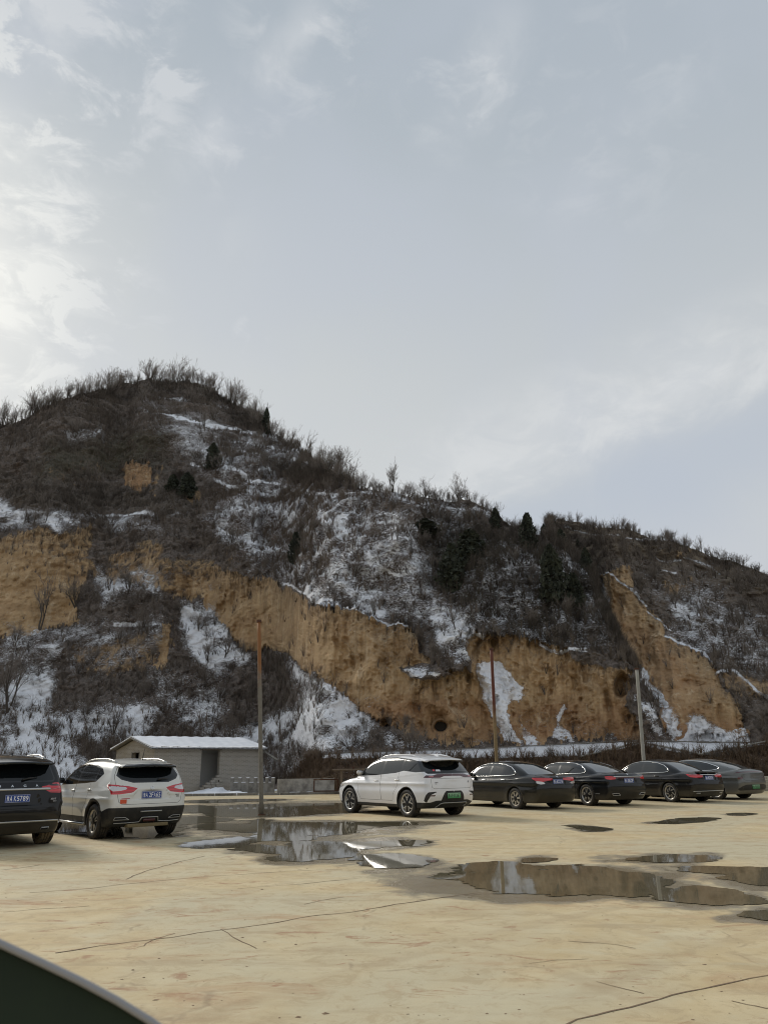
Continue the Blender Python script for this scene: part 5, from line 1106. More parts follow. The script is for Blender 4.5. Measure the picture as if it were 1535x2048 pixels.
# ---- white electric crossover with a green plate
def clad_b(x, y, z):
    r1 = np.minimum(np.hypot(x - .95, z - .365), np.hypot(x - 3.77, z - .365)) - .445
    side = np.minimum(z - .335, r1); u = np.abs(y) + np.maximum(x, 0)
    rear = z - (.405 + .05 * sstep(u, .95, .6))
    return np.where(x < .50, np.minimum(rear, r1), side)
c = suv(lip=(.13, .07, .7), L=4.82, W=1.90, H=1.70, r=.365, ra=.95, fa=3.77, rim_r=.262, paint=MC['white'], cat='SUV', label='white crossover with a full width lamp bar and a green number plate', cladding=clad_b, glass=MC['glass_pale'],
    deck=[(-.3, 1.08), (0, 1.13), (.4, 1.20), (1.0, 1.15), (2.0, 1.09), (3.0, 1.06), (3.6, 1.05), (4.1, .97), (4.5, .84), (4.9, .6)],
    roof=[(-.3, 1.42), (.10, 1.545), (.35, 1.60), (.9, 1.66), (1.6, 1.70), (2.3, 1.69), (2.8, 1.60), (3.2, 1.40), (3.8, 1.05), (4.4, .7)],
    tail=[(.2, .36), (.30, .20), (.42, .06), (.62, 0.0), (.80, .01), (.98, .03), (1.14, .06), (1.3, .14)], hatch=[(.9, .02), (1.10, .06), (1.2, .13), (1.5, .45), (1.6, .56), (1.75, .70)],
    nose=[(.2, 4.6), (.4, 4.78), (.6, 4.82), (.9, 4.72), (1.1, 4.4)], belt=[(0, 1.22), (.6, 1.20), (1.2, 1.13), (2.2, 1.07), (3.5, 1.04), (5, 1.0)], windscreen=[(2.95, 1.60), (3.12, 1.57), (3.95, 1.04), (3.6, 1.06)],
    side_glass=[(.14, 1.215), (.36, 1.40), (.50, 1.475), (1.0, 1.55), (1.7, 1.605), (2.3, 1.60), (2.8, 1.51), (3.50, 1.10), (3.52, 1.07), (2.5, 1.10), (1.5, 1.17), (1.15, 1.23), (.60, 1.19)], panes=[(.1, 1.22), (1.28, 2.12), (2.20, 4)],
    rear_glass=[(-.1, 1.15), (.75, 1.15), (.80, 1.19), (.66, 1.46), (.60, 1.50), (-.1, 1.52)], rear_glass_x=1.0,
    lamps=[('lamp_reflector', [(.95, 1.065), (.74, 1.065), (.70, 1.095), (.90, 1.095)], MC['pink'], BOTH, None),
           ('tail_light', [(-.1, 1.09), (.36, 1.085), (.50, 1.045), (1.16, 1.045), (1.02, 1.125), (.85, 1.145), (-.1, 1.145)], MC['dark_red'], BOTH, None),
           ('bumper_insert', [(-.1, .44), (.50, .42), (.34, .655), (.28, .70), (-.1, .70)], MC['plastic'], BOTH, None),
           ('bumper_blade', [(1.14, .45), (1.02, .40), (.98, .46), (.88, .55), (.86, .60), (.62, .675), (.62, .69), (.94, .675), (1.05, .60)], MC['plastic'], BOTH, None),
           ('fog_lamp', [(.88, .565), (.68, .565), (.68, .60), (.86, .60)], MC['dark_red'], BOTH, None)],
    doors=[('side_door', [(1.34, 1.19), (1.36, .85), (1.56, .60), (1.60, .42), (2.14, .42), (2.20, 1.08)]), ('side_door', [(2.225, 1.08), (2.165, .42), (3.17, .42), (3.30, .62), (3.38, 1.05)])],
    tailgate=[(-.1, .76), (.66, .76), (.73, .80), (.75, 1.03), (-.1, 1.03)], handles=[(1.40, .985), (2.40, .95)], mirror=(3.25, 1.12), rim_style='petal', bumper_z=.74, tumble=.24, wheel_in=-.005, crease=.88, scoop=.8)
root, S_ = build_car(place(ground_at(820, 1634.5), 37, c))
plate(S_, root, 0, .575, '豫AF11267', True); rails(S_, root, .75, 2.6, .60, MC['white']); fin(S_, root, .72, MC['white'])
ribbon(S_, [(.74, .285), (.66, .315), (.52, .375), (.40, .395), (-.62, .395), (-.74, .36), (-.76, .30)], .017, MC['grey_trim'], 'skid_trim', root, off=.016)
text_badge(S_, root, 'DM-i', .58, .92, .022, .10, MC['dark_text']); text_badge(S_, root, '4WD', .60, .885, .018, .06, MC['dark_text']); text_badge(S_, root, '唐', -.60, .93, .05, .05, MC['dark_text'])
badge(S_, root, 'window_sticker', .40, 1.235, [[(-1, -.42), (1, -.42), (.8, .42), (-1, .42)]], MC['plate_white'], .075, .003); badge(S_, root, 'window_sticker', .53, 1.24, [[(-1, -.9), (1, -.9), (1, .9), (-1, .9)]], MC['red'], .033, .003)

# ---- black saloon next to it
c = sedan(paint=MC['green_black'], cat='saloon car', label='black saloon with large wedge tail lights beside the white crossover', kf=.5,
    lamps=[('lamp_reflector', [(1.0, .865), (.72, .845), (.60, .80), (.62, .775), (.80, .765), (.98, .80)], MC['clear'], BOTH, None),
           ('tail_light', [(1.22, .955), (.96, .965), (.52, .955), (.28, .945), (.28, .885), (.55, .86), (.72, .84), (1.0, .865), (1.1, .90)], MC['red'], BOTH, None)],
    tailgate=[(-.1, .735), (.66, .735), (.70, .77), (.66, .86), (.64, .99), (.55, 1.015), (-.1, 1.015)], recess=[(.75, .925, .30, .27, .015)], bumper_z=.72, handle_mat=MC['chrome'])
root, S_ = build_car(place(ground_at(1036, 1618.5), 33, c))
top_ = [(1.14, 1.085), (1.22, 1.16), (1.42, 1.27), (1.75, 1.355), (2.15, 1.395), (2.6, 1.395), (2.95, 1.34), (3.3, 1.19), (3.60, 1.01)]
def chrome_arch(S_, root, pts, low, half=.016, m_=None):
    for sg in BOTH:
        ribbon(S_, pts, half, m_ or MC['chrome'], 'window_chrome', root, 'flank', .006, .07, sg=sg); ribbon(S_, low, half * .8, m_ or MC['chrome'], 'window_chrome', root, 'flank', .006, .09, sg=sg)
chrome_arch(S_, root, top_, [(1.14, 1.085), (1.20, 1.045), (1.35, 1.025), (2.4, .985), (3.4, .97), (3.6, 1.0)])
plate(S_, root, 0, .845, '豫A622Y6'); text_badge(S_, root, 'ACCORD', .42, .975, .024, .20, MC['chrome']); text_badge(S_, root, '2.4', -.55, .80, .022, .09, MC['chrome'])
badge(S_, root, 'emblem', 0, .985, [[(-.9, 1), (-.55, 1), (-.45, .15), (.45, .15), (.55, 1), (.9, 1), (.6, -1), (.3, -1), (.38, -.15), (-.38, -.15), (-.3, -1), (-.6, -1)]], MC['chrome'], .042)

# ---- long black executive saloon
c = sedan(L=5.12, W=1.90, H=1.48, r=.350, ra=1.12, fa=4.20, rim_r=.250, paint=MC['black2'], cat='saloon car', label='black executive saloon with a shark fin aerial and thin chrome strip between its tail lights',
    deck=[(-.3, .96), (0.0, 1.02), (.25, 1.055), (.7, 1.045), (1.4, 1.0), (2.4, .96), (3.4, .94), (4.0, .93), (4.5, .86), (4.95, .70), (5.3, .5)],
    roof=[(-.2, .40), (.50, .95), (.75, 1.07), (1.2, 1.27), (1.7, 1.41), (2.2, 1.47), (2.7, 1.475), (3.2, 1.42), (3.6, 1.26), (4.2, .95), (4.8, .6)],
    nose=[(.15, 4.95), (.35, 5.08), (.55, 5.12), (.75, 5.05), (.95, 4.8)], belt=[(0, 1.05), (1.0, 1.02), (2.2, .975), (3.8, .94), (5, .9)], cabin_base=[(0, .62), (.5, .74), (1.2, .86), (2.0, .925), (3.2, .925), (4.0, .84), (4.8, .70)],
    side_glass=[(1.22, 1.10), (1.30, 1.18), (1.52, 1.29), (1.85, 1.365), (2.3, 1.40), (2.8, 1.395), (3.15, 1.34), (3.5, 1.19), (3.82, 1.0), (3.5, .985), (2.5, 1.005), (1.40, 1.045)], panes=[(.9, 1.66), (1.70, 2.50), (2.58, 4)],
    rear_glass=[(-.1, 1.055), (.58, 1.055), (.62, 1.09), (.50, 1.37), (.44, 1.41), (-.1, 1.41)], rear_glass_x=1.9, windscreen=[(3.25, 1.40), (3.4, 1.40), (4.2, .95), (3.9, .95)],
    lamps=[('tail_light', [(1.16, .955), (.92, .965), (.70, .95), (.62, .905), (.66, .86), (.88, .845), (1.08, .87)], MC['red'], BOTH, None), ('lamp_bar', [(-.1, .885), (.62, .885), (.64, .91), (.62, .925), (-.1, .925)], MC['dark_red'], BOTH, None)],
    doors=[('side_door', [(1.38, 1.03), (1.48, .78), (1.66, .55), (1.70, .34), (2.48, .34), (2.52, .99)]), ('side_door', [(2.545, .99), (2.505, .34), (3.55, .34), (3.70, .60), (3.75, .96)])],
    handles=[(1.70, .90), (2.80, .885)], mirror=(3.5, 1.0), rim_style='double_y', rim_mat=MC['rim'], handle_mat=MC['black2'], tyre_w=.24, recess=[(.735, .88, .34, .30, .012)], bumper_z=.70, arch=1.10, tailgate=[(-.1, .70), (.66, .70), (.72, .76), (.70, .84), (.60, .96), (.50, 1.03), (-.1, 1.03)])
root, S_ = build_car(place(ground_at(1179, 1611.5), 30, c))
chrome_arch(S_, root, [(1.22, 1.10), (1.30, 1.18), (1.52, 1.29), (1.85, 1.365), (2.3, 1.40), (2.8, 1.395), (3.15, 1.34), (3.5, 1.19), (3.80, 1.01)], [(1.22, 1.10), (1.28, 1.06), (1.42, 1.04), (2.5, 1.0), (3.5, .98), (3.8, 1.0)], .019)
ribbon(S_, [(-.74, .945), (.74, .945)], .011, MC['chrome'], 'boot_chrome', root, off=.010)
plate(S_, root, 0, .81, '豫AS6L2P'); fin(S_, root, 1.75, MC['black2']); badge(S_, root, 'emblem', 0, 1.01, ring(0, math.pi * 2, 0.0, 1.0, 12), MC['chrome'], .032)
text_badge(S_, root, '740Li', -.52, .985, .022, .13, MC['satin'])
ribbon(S_, [(1.42, .40), (1.62, .40)], .006, MC['satin'], 'side_vent_line', root, off=.004)
for sg in BOTH:
    ribbon(S_, [(sg * .50, .36), (sg * .54, .42), (sg * .86, .42), (sg * .82, .36), (sg * .50, .36)], .011, MC['satin'], 'exhaust_trim', root, off=.012); ribbon(S_, [(sg * .56, .39), (sg * .80, .39)], .024, MC['gap'], 'exhaust_opening', root, off=.004)
    ribbon(S_, [(sg * .96, .52), (sg * .30, .52)], .005, MC['gap'], 'bumper_crease', root, off=.001)

# ---- younger black saloon with swirling rims
c = sedan(L=4.92, W=1.85, H=1.47, r=.335, rim_r=.235, paint=MC['black'], cat='saloon car', label='black saloon with swirled alloy wheels and a chrome strip low on its bumper',
    lamps=[('lamp_reflector', [(1.16, .965), (.84, .975), (.60, .955), (.66, .935), (1.0, .94)], MC['pink'], BOTH, None),
           ('tail_light', [(1.22, .975), (.84, .985), (.46, .945), (.34, .925), (.40, .86), (.72, .845), (1.0, .87), (1.12, .915)], MC['red'], BOTH, None)],
    tailgate=[(-.1, .73), (.62, .73), (.68, .77), (.60, .86), (.62, .96), (.52, 1.02), (-.1, 1.02)], recess=[(.75, .93, .34, .30, .018)], rim_style='swirl', rim_mat=MC['rim'], bumper_z=.72, handle_mat=MC['black'])
root, S_ = build_car(place(ground_at(1345, 1604.5), 30, c))
chrome_arch(S_, root, top_, [(1.14, 1.085), (1.20, 1.045), (1.35, 1.025), (2.4, .985), (3.4, .97), (3.6, 1.0)])
ribbon(S_, [(-.52, .965), (-.40, .945), (.40, .945), (.52, .965)], .014, MC['chrome'], 'boot_chrome', root, off=.012)
ribbon(S_, [(-.95, .40), (.95, .40)], .010, MC['chrome'], 'bumper_chrome', root, off=.010)
MB().box((.13, 0, 1.028), (.18, 1.02, .035), bev=.014).obj('boot_spoiler', MC['black'], root, True)
plate(S_, root, 0, .84, '豫A8Z57N'); badge(S_, root, 'emblem', 0, 1.0, [[(-.9, 1), (-.55, 1), (-.45, .15), (.45, .15), (.55, 1), (.9, 1), (.6, -1), (.3, -1), (.38, -.15), (-.38, -.15), (-.3, -1), (-.6, -1)]], MC['satin'], .040)
for sg in BOTH: ribbon(S_, [(sg * .60, .33), (sg * .80, .33)], .022, MC['satin'], 'exhaust_trim', root, off=.010)

# ---- grey fastback at the far end
c = sedan(L=4.98, W=1.91, H=1.495, r=.345, ra=1.10, fa=4.02, rim_r=.245, paint=MC['grey'], cat='saloon car', label='grey fastback saloon with a green number plate at the far end of the row',
    deck=[(-.3, 1.0), (0.0, 1.055), (.25, 1.085), (.7, 1.06), (1.4, 1.0), (2.4, .96), (3.4, .94), (3.9, .93), (4.4, .84), (4.8, .68), (5.2, .5)],
    roof=[(-.3, .92), (.12, 1.075), (.45, 1.16), (.9, 1.29), (1.4, 1.41), (1.9, 1.475), (2.4, 1.49), (2.9, 1.45), (3.3, 1.33), (4.0, .98), (4.6, .6)],
    nose=[(.15, 4.82), (.35, 4.95), (.55, 4.98), (.75, 4.9), (.95, 4.65)], belt=[(0, 1.07), (1.0, 1.03), (2.2, .98), (3.6, .94), (5, .9)],
    side_glass=[(.95, 1.14), (1.10, 1.215), (1.45, 1.315), (1.85, 1.385), (2.25, 1.41), (2.7, 1.40), (3.05, 1.34), (3.4, 1.19), (3.72, 1.0), (3.4, .98), (2.4, 1.0), (1.25, 1.06)], panes=[(.6, 1.46), (1.52, 2.36), (2.44, 4)],
    rear_glass=[(-.1, 1.115), (.60, 1.115), (.64, 1.14), (.50, 1.39), (.44, 1.42), (-.1, 1.42)], rear_glass_x=1.8, windscreen=[(3.1, 1.42), (3.25, 1.42), (4.1, .95), (3.8, .95)],
    lamps=[('tail_light', [(-.1, .99), (.7, .985), (1.22, .955), (1.10, .99), (.92, 1.035), (-.1, 1.04)], MC['dark_red'], BOTH, None), ('fog_lamp', [(1.05, .74), (.80, .745), (.74, .80), (.80, .84), (1.05, .83)], MC['dark_red'], BOTH, None),
           ('bumper_insert', [(-.1, .36), (1.02, .34), (1.1, .40), (.85, .50), (.60, .55), (-.1, .56)], MC['plastic'], BOTH, None)],
    tailgate=[(-.1, .70), (.60, .70), (.68, .76), (.66, .92), (-.1, .95)], rim_style='double_y', rim_mat=MC['rim'], bumper_z=.66, handle_mat=MC['grey'], tr=.12)
root, S_ = build_car(place(ground_at(1437, 1599), 34, c))
chrome_arch(S_, root, [(.95, 1.14), (1.10, 1.215), (1.45, 1.315), (1.85, 1.385), (2.25, 1.41), (2.7, 1.40), (3.05, 1.34), (3.4, 1.19), (3.70, 1.01)], [(.95, 1.14), (1.05, 1.10), (1.25, 1.06), (2.4, 1.0), (3.4, .98), (3.7, 1.0)], .020)
plate(S_, root, 0, .47, '豫AF08853', True)
# ================================================================== shed, low walls, poles, clutter
TH = R(42); sc0 = at_dist(306, 1540, 42.0); SH = np.array([sc0[0], sc0[1]])
def shed_px(lx, z=1.0, ly=0.0):
    p = (SH[0] + lx * math.cos(TH) - ly * math.sin(TH), SH[1] + lx * math.sin(TH) + ly * math.cos(TH), z); return to_px(p)[0]
def solve_lx(px):
    lo, hi = 0.0, 14.0
    for _ in range(40):
        m_ = (lo + hi) / 2
        if shed_px(m_) < px: lo = m_
        else: hi = m_
    return lo
SW_ = solve_lx(519); dA, dB = solve_lx(401), solve_lx(438); SD_ = 4.7
def brick_mat(name, c1, c2, mortar, scale=1.0, stain=(0.30, 0.25, 0.18)):
    def fn(t):
        P = t.coord(); x, y, z = t.sep(P); b = t.new('ShaderNodeTexBrick'); t.put(b.inputs['Vector'], t.comb(t.m('ADD', x, y), z, 0.0))
        b.inputs['Scale'].default_value = 1.0; b.inputs['Brick Width'].default_value = .25 * scale; b.inputs['Row Height'].default_value = .068 * scale; b.inputs['Mortar Size'].default_value = .010 * scale; b.inputs['Mortar Smooth'].default_value = .2
        b.inputs['Color1'].default_value = (*c1, 1); b.inputs['Color2'].default_value = (*c2, 1); b.inputs['Mortar'].default_value = (*mortar, 1); b.inputs['Bias'].default_value = 0.0
        n = t.noise(P, 0.9, 6, .65); c = t.mix(t.m('MULTIPLY', t.ss(n, .45, .75), .45), b.outputs['Color'], stain)
        c = t.mix(t.m('MULTIPLY', t.ss(t.m('ADD', z, t.m('MULTIPLY', n, .8)), .95, .35), .5), c, (0.23, 0.18, 0.12))
        return {'Base Color': c, 'Normal': t.bump(b.outputs['Fac'], -.6, .012)}
    return mat(name, c1, .9, spec=.2, fn=fn)
m_brick = brick_mat('grey_brick', (0.32, 0.295, 0.26), (0.255, 0.235, 0.205), (0.40, 0.375, 0.33))
m_wbrick = brick_mat('whitewashed_brick', (0.50, 0.49, 0.42), (0.42, 0.40, 0.34), (0.28, 0.25, 0.19), 1.15)
m_conc = mat('weathered_concrete', (0.25, 0.24, 0.22), .9, spec=.2, fn=lambda t: {'Base Color': t.mix(t.ss(t.noise(t.coord(), 3, 7, .7), .35, .7), (0.25, 0.235, 0.21), (0.115, 0.105, 0.09)), 'Normal': t.bump(t.noise(t.coord(), 12, 6, .7), .5, .02)})
m_snow = mat('snow', (0.80, 0.83, 0.88), .75, spec=.3, fn=lambda t: {'Base Color': t.mix(t.ss(t.noise(t.coord(), 2.2, 5), .3, .75), (0.88, 0.89, 0.92), (0.78, 0.80, 0.84)), 'Normal': t.bump(t.noise(t.coord(), 7, 5), .5, .04)})
m_sheet = mat('corrugated_sheet', (0.20, 0.19, 0.18), .6, .3)
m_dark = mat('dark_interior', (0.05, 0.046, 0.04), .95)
m_wood = mat('grey_timber', (0.16, 0.125, 0.09), .9, fn=lambda t: {'Base Color': t.mix(t.noise(t.coord(), 9, 6, .7), (0.22, 0.17, 0.12), (0.08, 0.06, 0.045))})
m_rust = mat('rusty_steel', (0.11, 0.055, 0.035), .85, .2, fn=lambda t: {'Base Color': t.mix(t.noise(t.coord(), 14, 6, .7), (0.17, 0.075, 0.04), (0.045, 0.03, 0.025))})
shed = empty('brick_shed', (SH[0], SH[1], 0), TH, label='low grey brick shed with a snowy corrugated roof and an empty doorway', cat='shed')
ez, rz_ = 2.22, 2.78; tk = .22
slope_z = lambda ly: ez + (rz_ - ez) * (1 - abs(ly - SD_ / 2) / (SD_ / 2))
mb = MB(); mb.box((dA / 2, tk / 2, ez / 2), (dA, tk, ez)); mb.box(((dB + SW_) / 2, tk / 2, ez / 2), (SW_ - dB, tk, ez)); mb.box(((dA + dB) / 2, tk / 2, (2.13 + ez) / 2), (dB - dA, tk, ez - 2.13)); mb.obj('front_wall', m_brick, shed)
MB().box((SW_ / 2, SD_ - tk / 2, ez / 2), (SW_, tk, ez)).obj('back_wall', m_brick, shed)
MB().box(((dA + dB) / 2 + .9, 1.3, ez / 2), (3.2, .10, ez - .1)).obj('inner_wall', mat('pale_plaster', (0.42, 0.41, 0.38), .9), shed)
def gable(x0, win):
    mb = MB(); y0, y1 = tk, SD_ - tk; cuts = [y0, SD_ / 2, y1] if not win else [y0, win[0], SD_ / 2, win[1], y1] if win[0] < SD_ / 2 < win[1] else [y0, *sorted([win[0], win[1], SD_ / 2]), y1]
    for a_, b_ in zip(cuts[:-1], cuts[1:]):
        inw = win and a_ >= win[0] - 1e-6 and b_ <= win[1] + 1e-6
        def piece(z0a, z0b, z1a, z1b):
            mb.add([(x0, a_, z0a), (x0, b_, z0b), (x0, b_, z1b), (x0, a_, z1a), (x0 + tk, a_, z0a), (x0 + tk, b_, z0b), (x0 + tk, b_, z1b), (x0 + tk, a_, z1a)], [(0, 1, 2, 3), (7, 6, 5, 4), (0, 4, 5, 1), (3, 2, 6, 7), (0, 3, 7, 4), (1, 5, 6, 2)])
        if inw: piece(0, 0, win[2], win[2]); piece(win[3], win[3], slope_z(a_) - .03, slope_z(b_) - .03)
        else: piece(0, 0, slope_z(a_) - .03, slope_z(b_) - .03)
    return mb
gable(0, (1.75, 2.65, 1.45, 2.02)).obj('gable_wall', m_brick, shed); gable(SW_ - tk, None).obj('gable_wall', m_brick, shed)
fr = MB()
for b_ in (((.03, 2.2, 2.045), (.10, .98, .05)), ((.03, 2.2, 1.425), (.12, .98, .05)), ((.03, 1.735, 1.735), (.10, .05, .57)), ((.03, 2.665, 1.735), (.10, .05, .57))): fr.box(*b_)
fr.obj('window_frame', m_conc, shed)
fr = MB(); fr.box(((dA + dB) / 2, .0, 2.165), (dB - dA + .20, .10, .075)); fr.obj('door_lintel', m_wood, shed)
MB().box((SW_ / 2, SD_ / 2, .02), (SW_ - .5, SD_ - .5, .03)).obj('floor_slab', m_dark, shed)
def roof_side(sg, name, lift, m_, thick, jag):
    nx_ = 120; V = []; ys = np.linspace(0, 1, 9)
    for kk in (0, 1):
        for j, q in enumerate(ys):
            for i in range(nx_ + 1):
                x = -.28 + (SW_ + .56) * i / nx_; ext = SD_ / 2 + .30 - (jag * (.05 + .10 * abs(math.sin(i * 1.7) * math.cos(i * .61))) if j == 8 else 0)
                y = SD_ / 2 - sg * q * ext; z = rz_ + .05 - (rz_ - ez) / (SD_ / 2) * q * ext + .018 * math.sin(x * 34) * (0 if jag else 1) + lift + (0.03 * math.sin(x * 1.3) * math.sin(q * 3) + .015 * math.sin(x * 9 + q * 4) if jag and kk == 0 else 0) - kk * thick
                V.append((x, y, z))
    n1 = (nx_ + 1) * 9; Fc = []
    for kk in (0, 1):
        for j in range(8):
            for i in range(nx_):
                a_ = kk * n1 + j * (nx_ + 1) + i; f = (a_, a_ + 1, a_ + nx_ + 2, a_ + nx_ + 1); Fc.append(f if kk else f[::-1])
    for i in range(nx_): a_ = 8 * (nx_ + 1) + i; Fc.append((a_, a_ + 1, a_ + 1 + n1, a_ + n1))
    for j in range(8):
        for i in (0, nx_): a_ = j * (nx_ + 1) + i; Fc.append((a_, a_ + nx_ + 1, a_ + nx_ + 1 + n1, a_ + n1))
    mesh_obj(name, V, Fc, m_, shed, True)
roof_side(1, 'roof_sheet', 0.0, m_sheet, .012, 0); roof_side(-1, 'roof_sheet', 0.0, m_sheet, .012, 0)
roof_side(1, 'roof_snow', .085, m_snow, .06, 1); roof_side(-1, 'roof_snow', .085, m_snow, .06, 1)
MB().tube([(-.30, -.30, ez - .06), (-.30, SD_ / 2, rz_ + .01), (-.30, SD_ + .30, ez - .06)], .035, 5).obj('verge_board', m_conc, shed)
# broken masonry in the doorway
rub = empty('rubble_heap', (SH[0] + (dA + .55) * math.cos(TH) + .35 * math.sin(TH), SH[1] + (dA + .55) * math.sin(TH) - .35 * math.cos(TH), 0), TH, label='stepped heap of pale broken blocks in the shed doorway', cat='rubble')
for lay, (n_, x0) in enumerate(((7, -.75), (6, -.62), (5, -.42), (4, -.25), (3, -.02), (2, .14), (1, .34))):
    for i in range(n_):
        MB().box((x0 + i * .245 + rs.uniform(-.02, .02), rs.uniform(-.04, .04), .06 + lay * .118), (.235, .20, .11), Euler((rs.uniform(-.04, .04), rs.uniform(-.04, .04), rs.uniform(-.12, .12))).to_matrix(), .01).obj('block', m_brick, rub)

# low walls along the edge of the lot
def wall_run(p0, p1, h, thick, m_, name, label, posts=(), post_h=.72, snow=True, cat='wall'):
    a_, b_ = np.array(p0[:2]), np.array(p1[:2]); ln = np.linalg.norm(b_ - a_); ang = math.atan2(b_[1] - a_[1], b_[0] - a_[0])
    root = empty(name, (a_[0], a_[1], 0), ang, label=label, cat=cat); edges = [0] + [q * ln for q in posts] + [ln]
    for x0, x1 in zip(edges[:-1], edges[1:]):
        if x1 - x0 < .2: continue
        MB().box(((x0 + x1) / 2, 0, h / 2), (x1 - x0 - .02, thick, h), bev=.012).obj('wall_panel', m_, root)
        if snow: MB().box(((x0 + x1) / 2, 0, h + .012), ((x1 - x0) * .72, thick * .8, .03), bev=.012).obj('snow_cap', m_snow, root)
    for q in posts:
        MB().box((q * ln, 0, post_h / 2), (.17, .17, post_h), bev=.015).obj('post', m_, root)
        if snow: MB().box((q * ln, 0, post_h + .012), (.15, .15, .03), bev=.012).obj('snow_cap', m_snow, root)
    return root
W0, W1, W2_ = ground_at(461, 1586), ground_at(549, 1585.5), ground_at(668, 1583)
wall_run(W0, W1, .50, .14, m_conc, 'low_wall', 'low dark concrete wall with little snow capped posts behind the tall left pole', posts=(.03, .20, .38, .56, .82, .96))
wall_run(W1 + np.array([.12, .02, 0]), W2_, .66, .16, mat('pale_concrete', (0.30, 0.27, 0.22), .9, fn=lambda t: {'Base Color': t.mix(t.ss(t.noise(t.coord(), 2.2, 7, .7), .35, .7), (0.33, 0.30, 0.25), (0.14, 0.12, 0.10))}), 'low_wall', 'plain stained concrete wall between the dark posts and the rusty frame', snow=False)
wall_run(ground_at(1506, 1582), ground_at(1700, 1580), .66, .20, m_wbrick, 'low_wall', 'low whitewashed brick wall behind the grey fastback', snow=False)
e0, e1, e2 = ground_at(340, 1593), ground_at(560, 1590), ground_at(720, 1587)
for i, (p, q) in enumerate(((e0, e1), (e1, e2))):
    ang = math.atan2(q[1] - p[1], q[0] - p[0]); ln = float(np.linalg.norm(q - p)); n_ = int(ln / 1.0)
    for k in range(n_):
        c_ = p + (q - p) * (k + .5) / n_; MB().box((c_[0], c_[1], .055), (ln / n_ - .02, .16, .11), Matrix.Rotation(ang, 3, 'Z'), .012).obj('kerb_stone', m_conc, kind='structure')
# shovelled snow along the kerb
def lump(name, px0, px1, row0, row1, hmax, m_, label, kind='stuff', seed=0, n=90):
    p = ground_at(px0, (row0 + row1) / 2); q = ground_at(px1, (row0 + row1) / 2); dep = abs(ground_at((px0 + px1) / 2, row0)[1] - ground_at((px0 + px1) / 2, row1)[1])
    V = []; ny_ = 16
    for j in range(ny_ + 1):
        for i in range(n + 1):
            s_, t_ = i / n, j / ny_; base = p + (q - p) * s_; env = (math.sin(math.pi * t_) ** .7) * min(1, 5 * s_, 5 * (1 - s_))
            f = float(fbm(np.array([s_ * 7 + seed]), np.array([t_ * 3.0]), np.array([seed * 1.0]), 4, .5)[0]); z = max(-.02, hmax * env * (.55 + .55 * f)) - .005
            V.append((base[0] + .1 * f, base[1] + (t_ - .5) * dep + .3 * f * env, z))
    Fc = [(j * (n + 1) + i, j * (n + 1) + i + 1, (j + 1) * (n + 1) + i + 1, (j + 1) * (n + 1) + i) for j in range(ny_) for i in range(n)]
    return mesh_obj(name, V, Fc, m_, None, True, kind=kind, label=label)
lump('snow_bank', 360, 545, 1578, 1590, .26, m_snow, 'lumpy snow heaped along the kerb before the shed', seed=3)
lump('snow_bank', 545, 700, 1583, 1588, .08, m_snow, 'thin crust of snow along the kerb', seed=8)
lump('snow_bank', 385, 470, 1568, 1578, .30, m_snow, 'snow drifted against the shed', seed=14)

# rusty frame and workbench
fr_o = at_dist(628, 1560, 39.6); fb = empty('rusty_frame', (fr_o[0], fr_o[1], 0), R(4), label='open rusty angle iron frame standing on the kerb left of the white crossover', cat='metal frame')
for x in (0, 1.15):
    for y in (0, .6): MB().box((x, y, .34), (.05, .05, .68)).obj('leg', m_rust, fb)
for z in (.66, .12):
    for y in (0, .6): MB().box((.575, y, z), (1.1, .035, .045)).obj('rail', m_rust, fb)
    for x in (0, 1.15): MB().box((x, .3, z), (.035, .55, .045)).obj('rail', m_rust, fb)
MB().box((.55, .3, .05), (1.5, .9, .08), bev=.01).obj('base_slab', m_conc, fb)
bd = MB().box((0, 0, 0), (1.5, .14, .03), Euler((0, R(-14), R(3))).to_matrix()).obj('plank', m_wood); bd.location = (fr_o[0] + .72, fr_o[1] - .12, .80); props(bd, label='thin plank lying askew on the rusty frame with snow on it', cat='plank')
wo = at_dist(672, 1560, 38.6); wb = empty('workbench', (wo[0], wo[1], 0), R(2), label='weathered timber bench half hidden by the nose of the white crossover', cat='bench')
for k in range(3): MB().box((.95, k * .27, 1.12), (2.3, .25, .06), bev=.008).obj('plank', m_wood, wb)
for x in (.25, 1.7):
    for y in (.02, .5): MB().box((x, y, .545), (.12, .10, 1.09)).obj('leg', m_wood, wb)
MB().box((1.0, .26, .45), (1.6, .5, .5), bev=.02).obj('shelf_box', m_dark, wb)
MB().box((.8, .2, 1.20), (.10, .10, .12)).obj('vice', m_rust, wb)
# snow covered leaning board right of the shed
lb0, lb1 = at_dist(524, 1500, 46.5), at_dist(556, 1521, 45.5)
o = MB().tube([lb0, lb1], .07, 4).obj('leaning_board', m_conc); props(o, label='snow dusted board sloping down from the right end of the shed', cat='board')

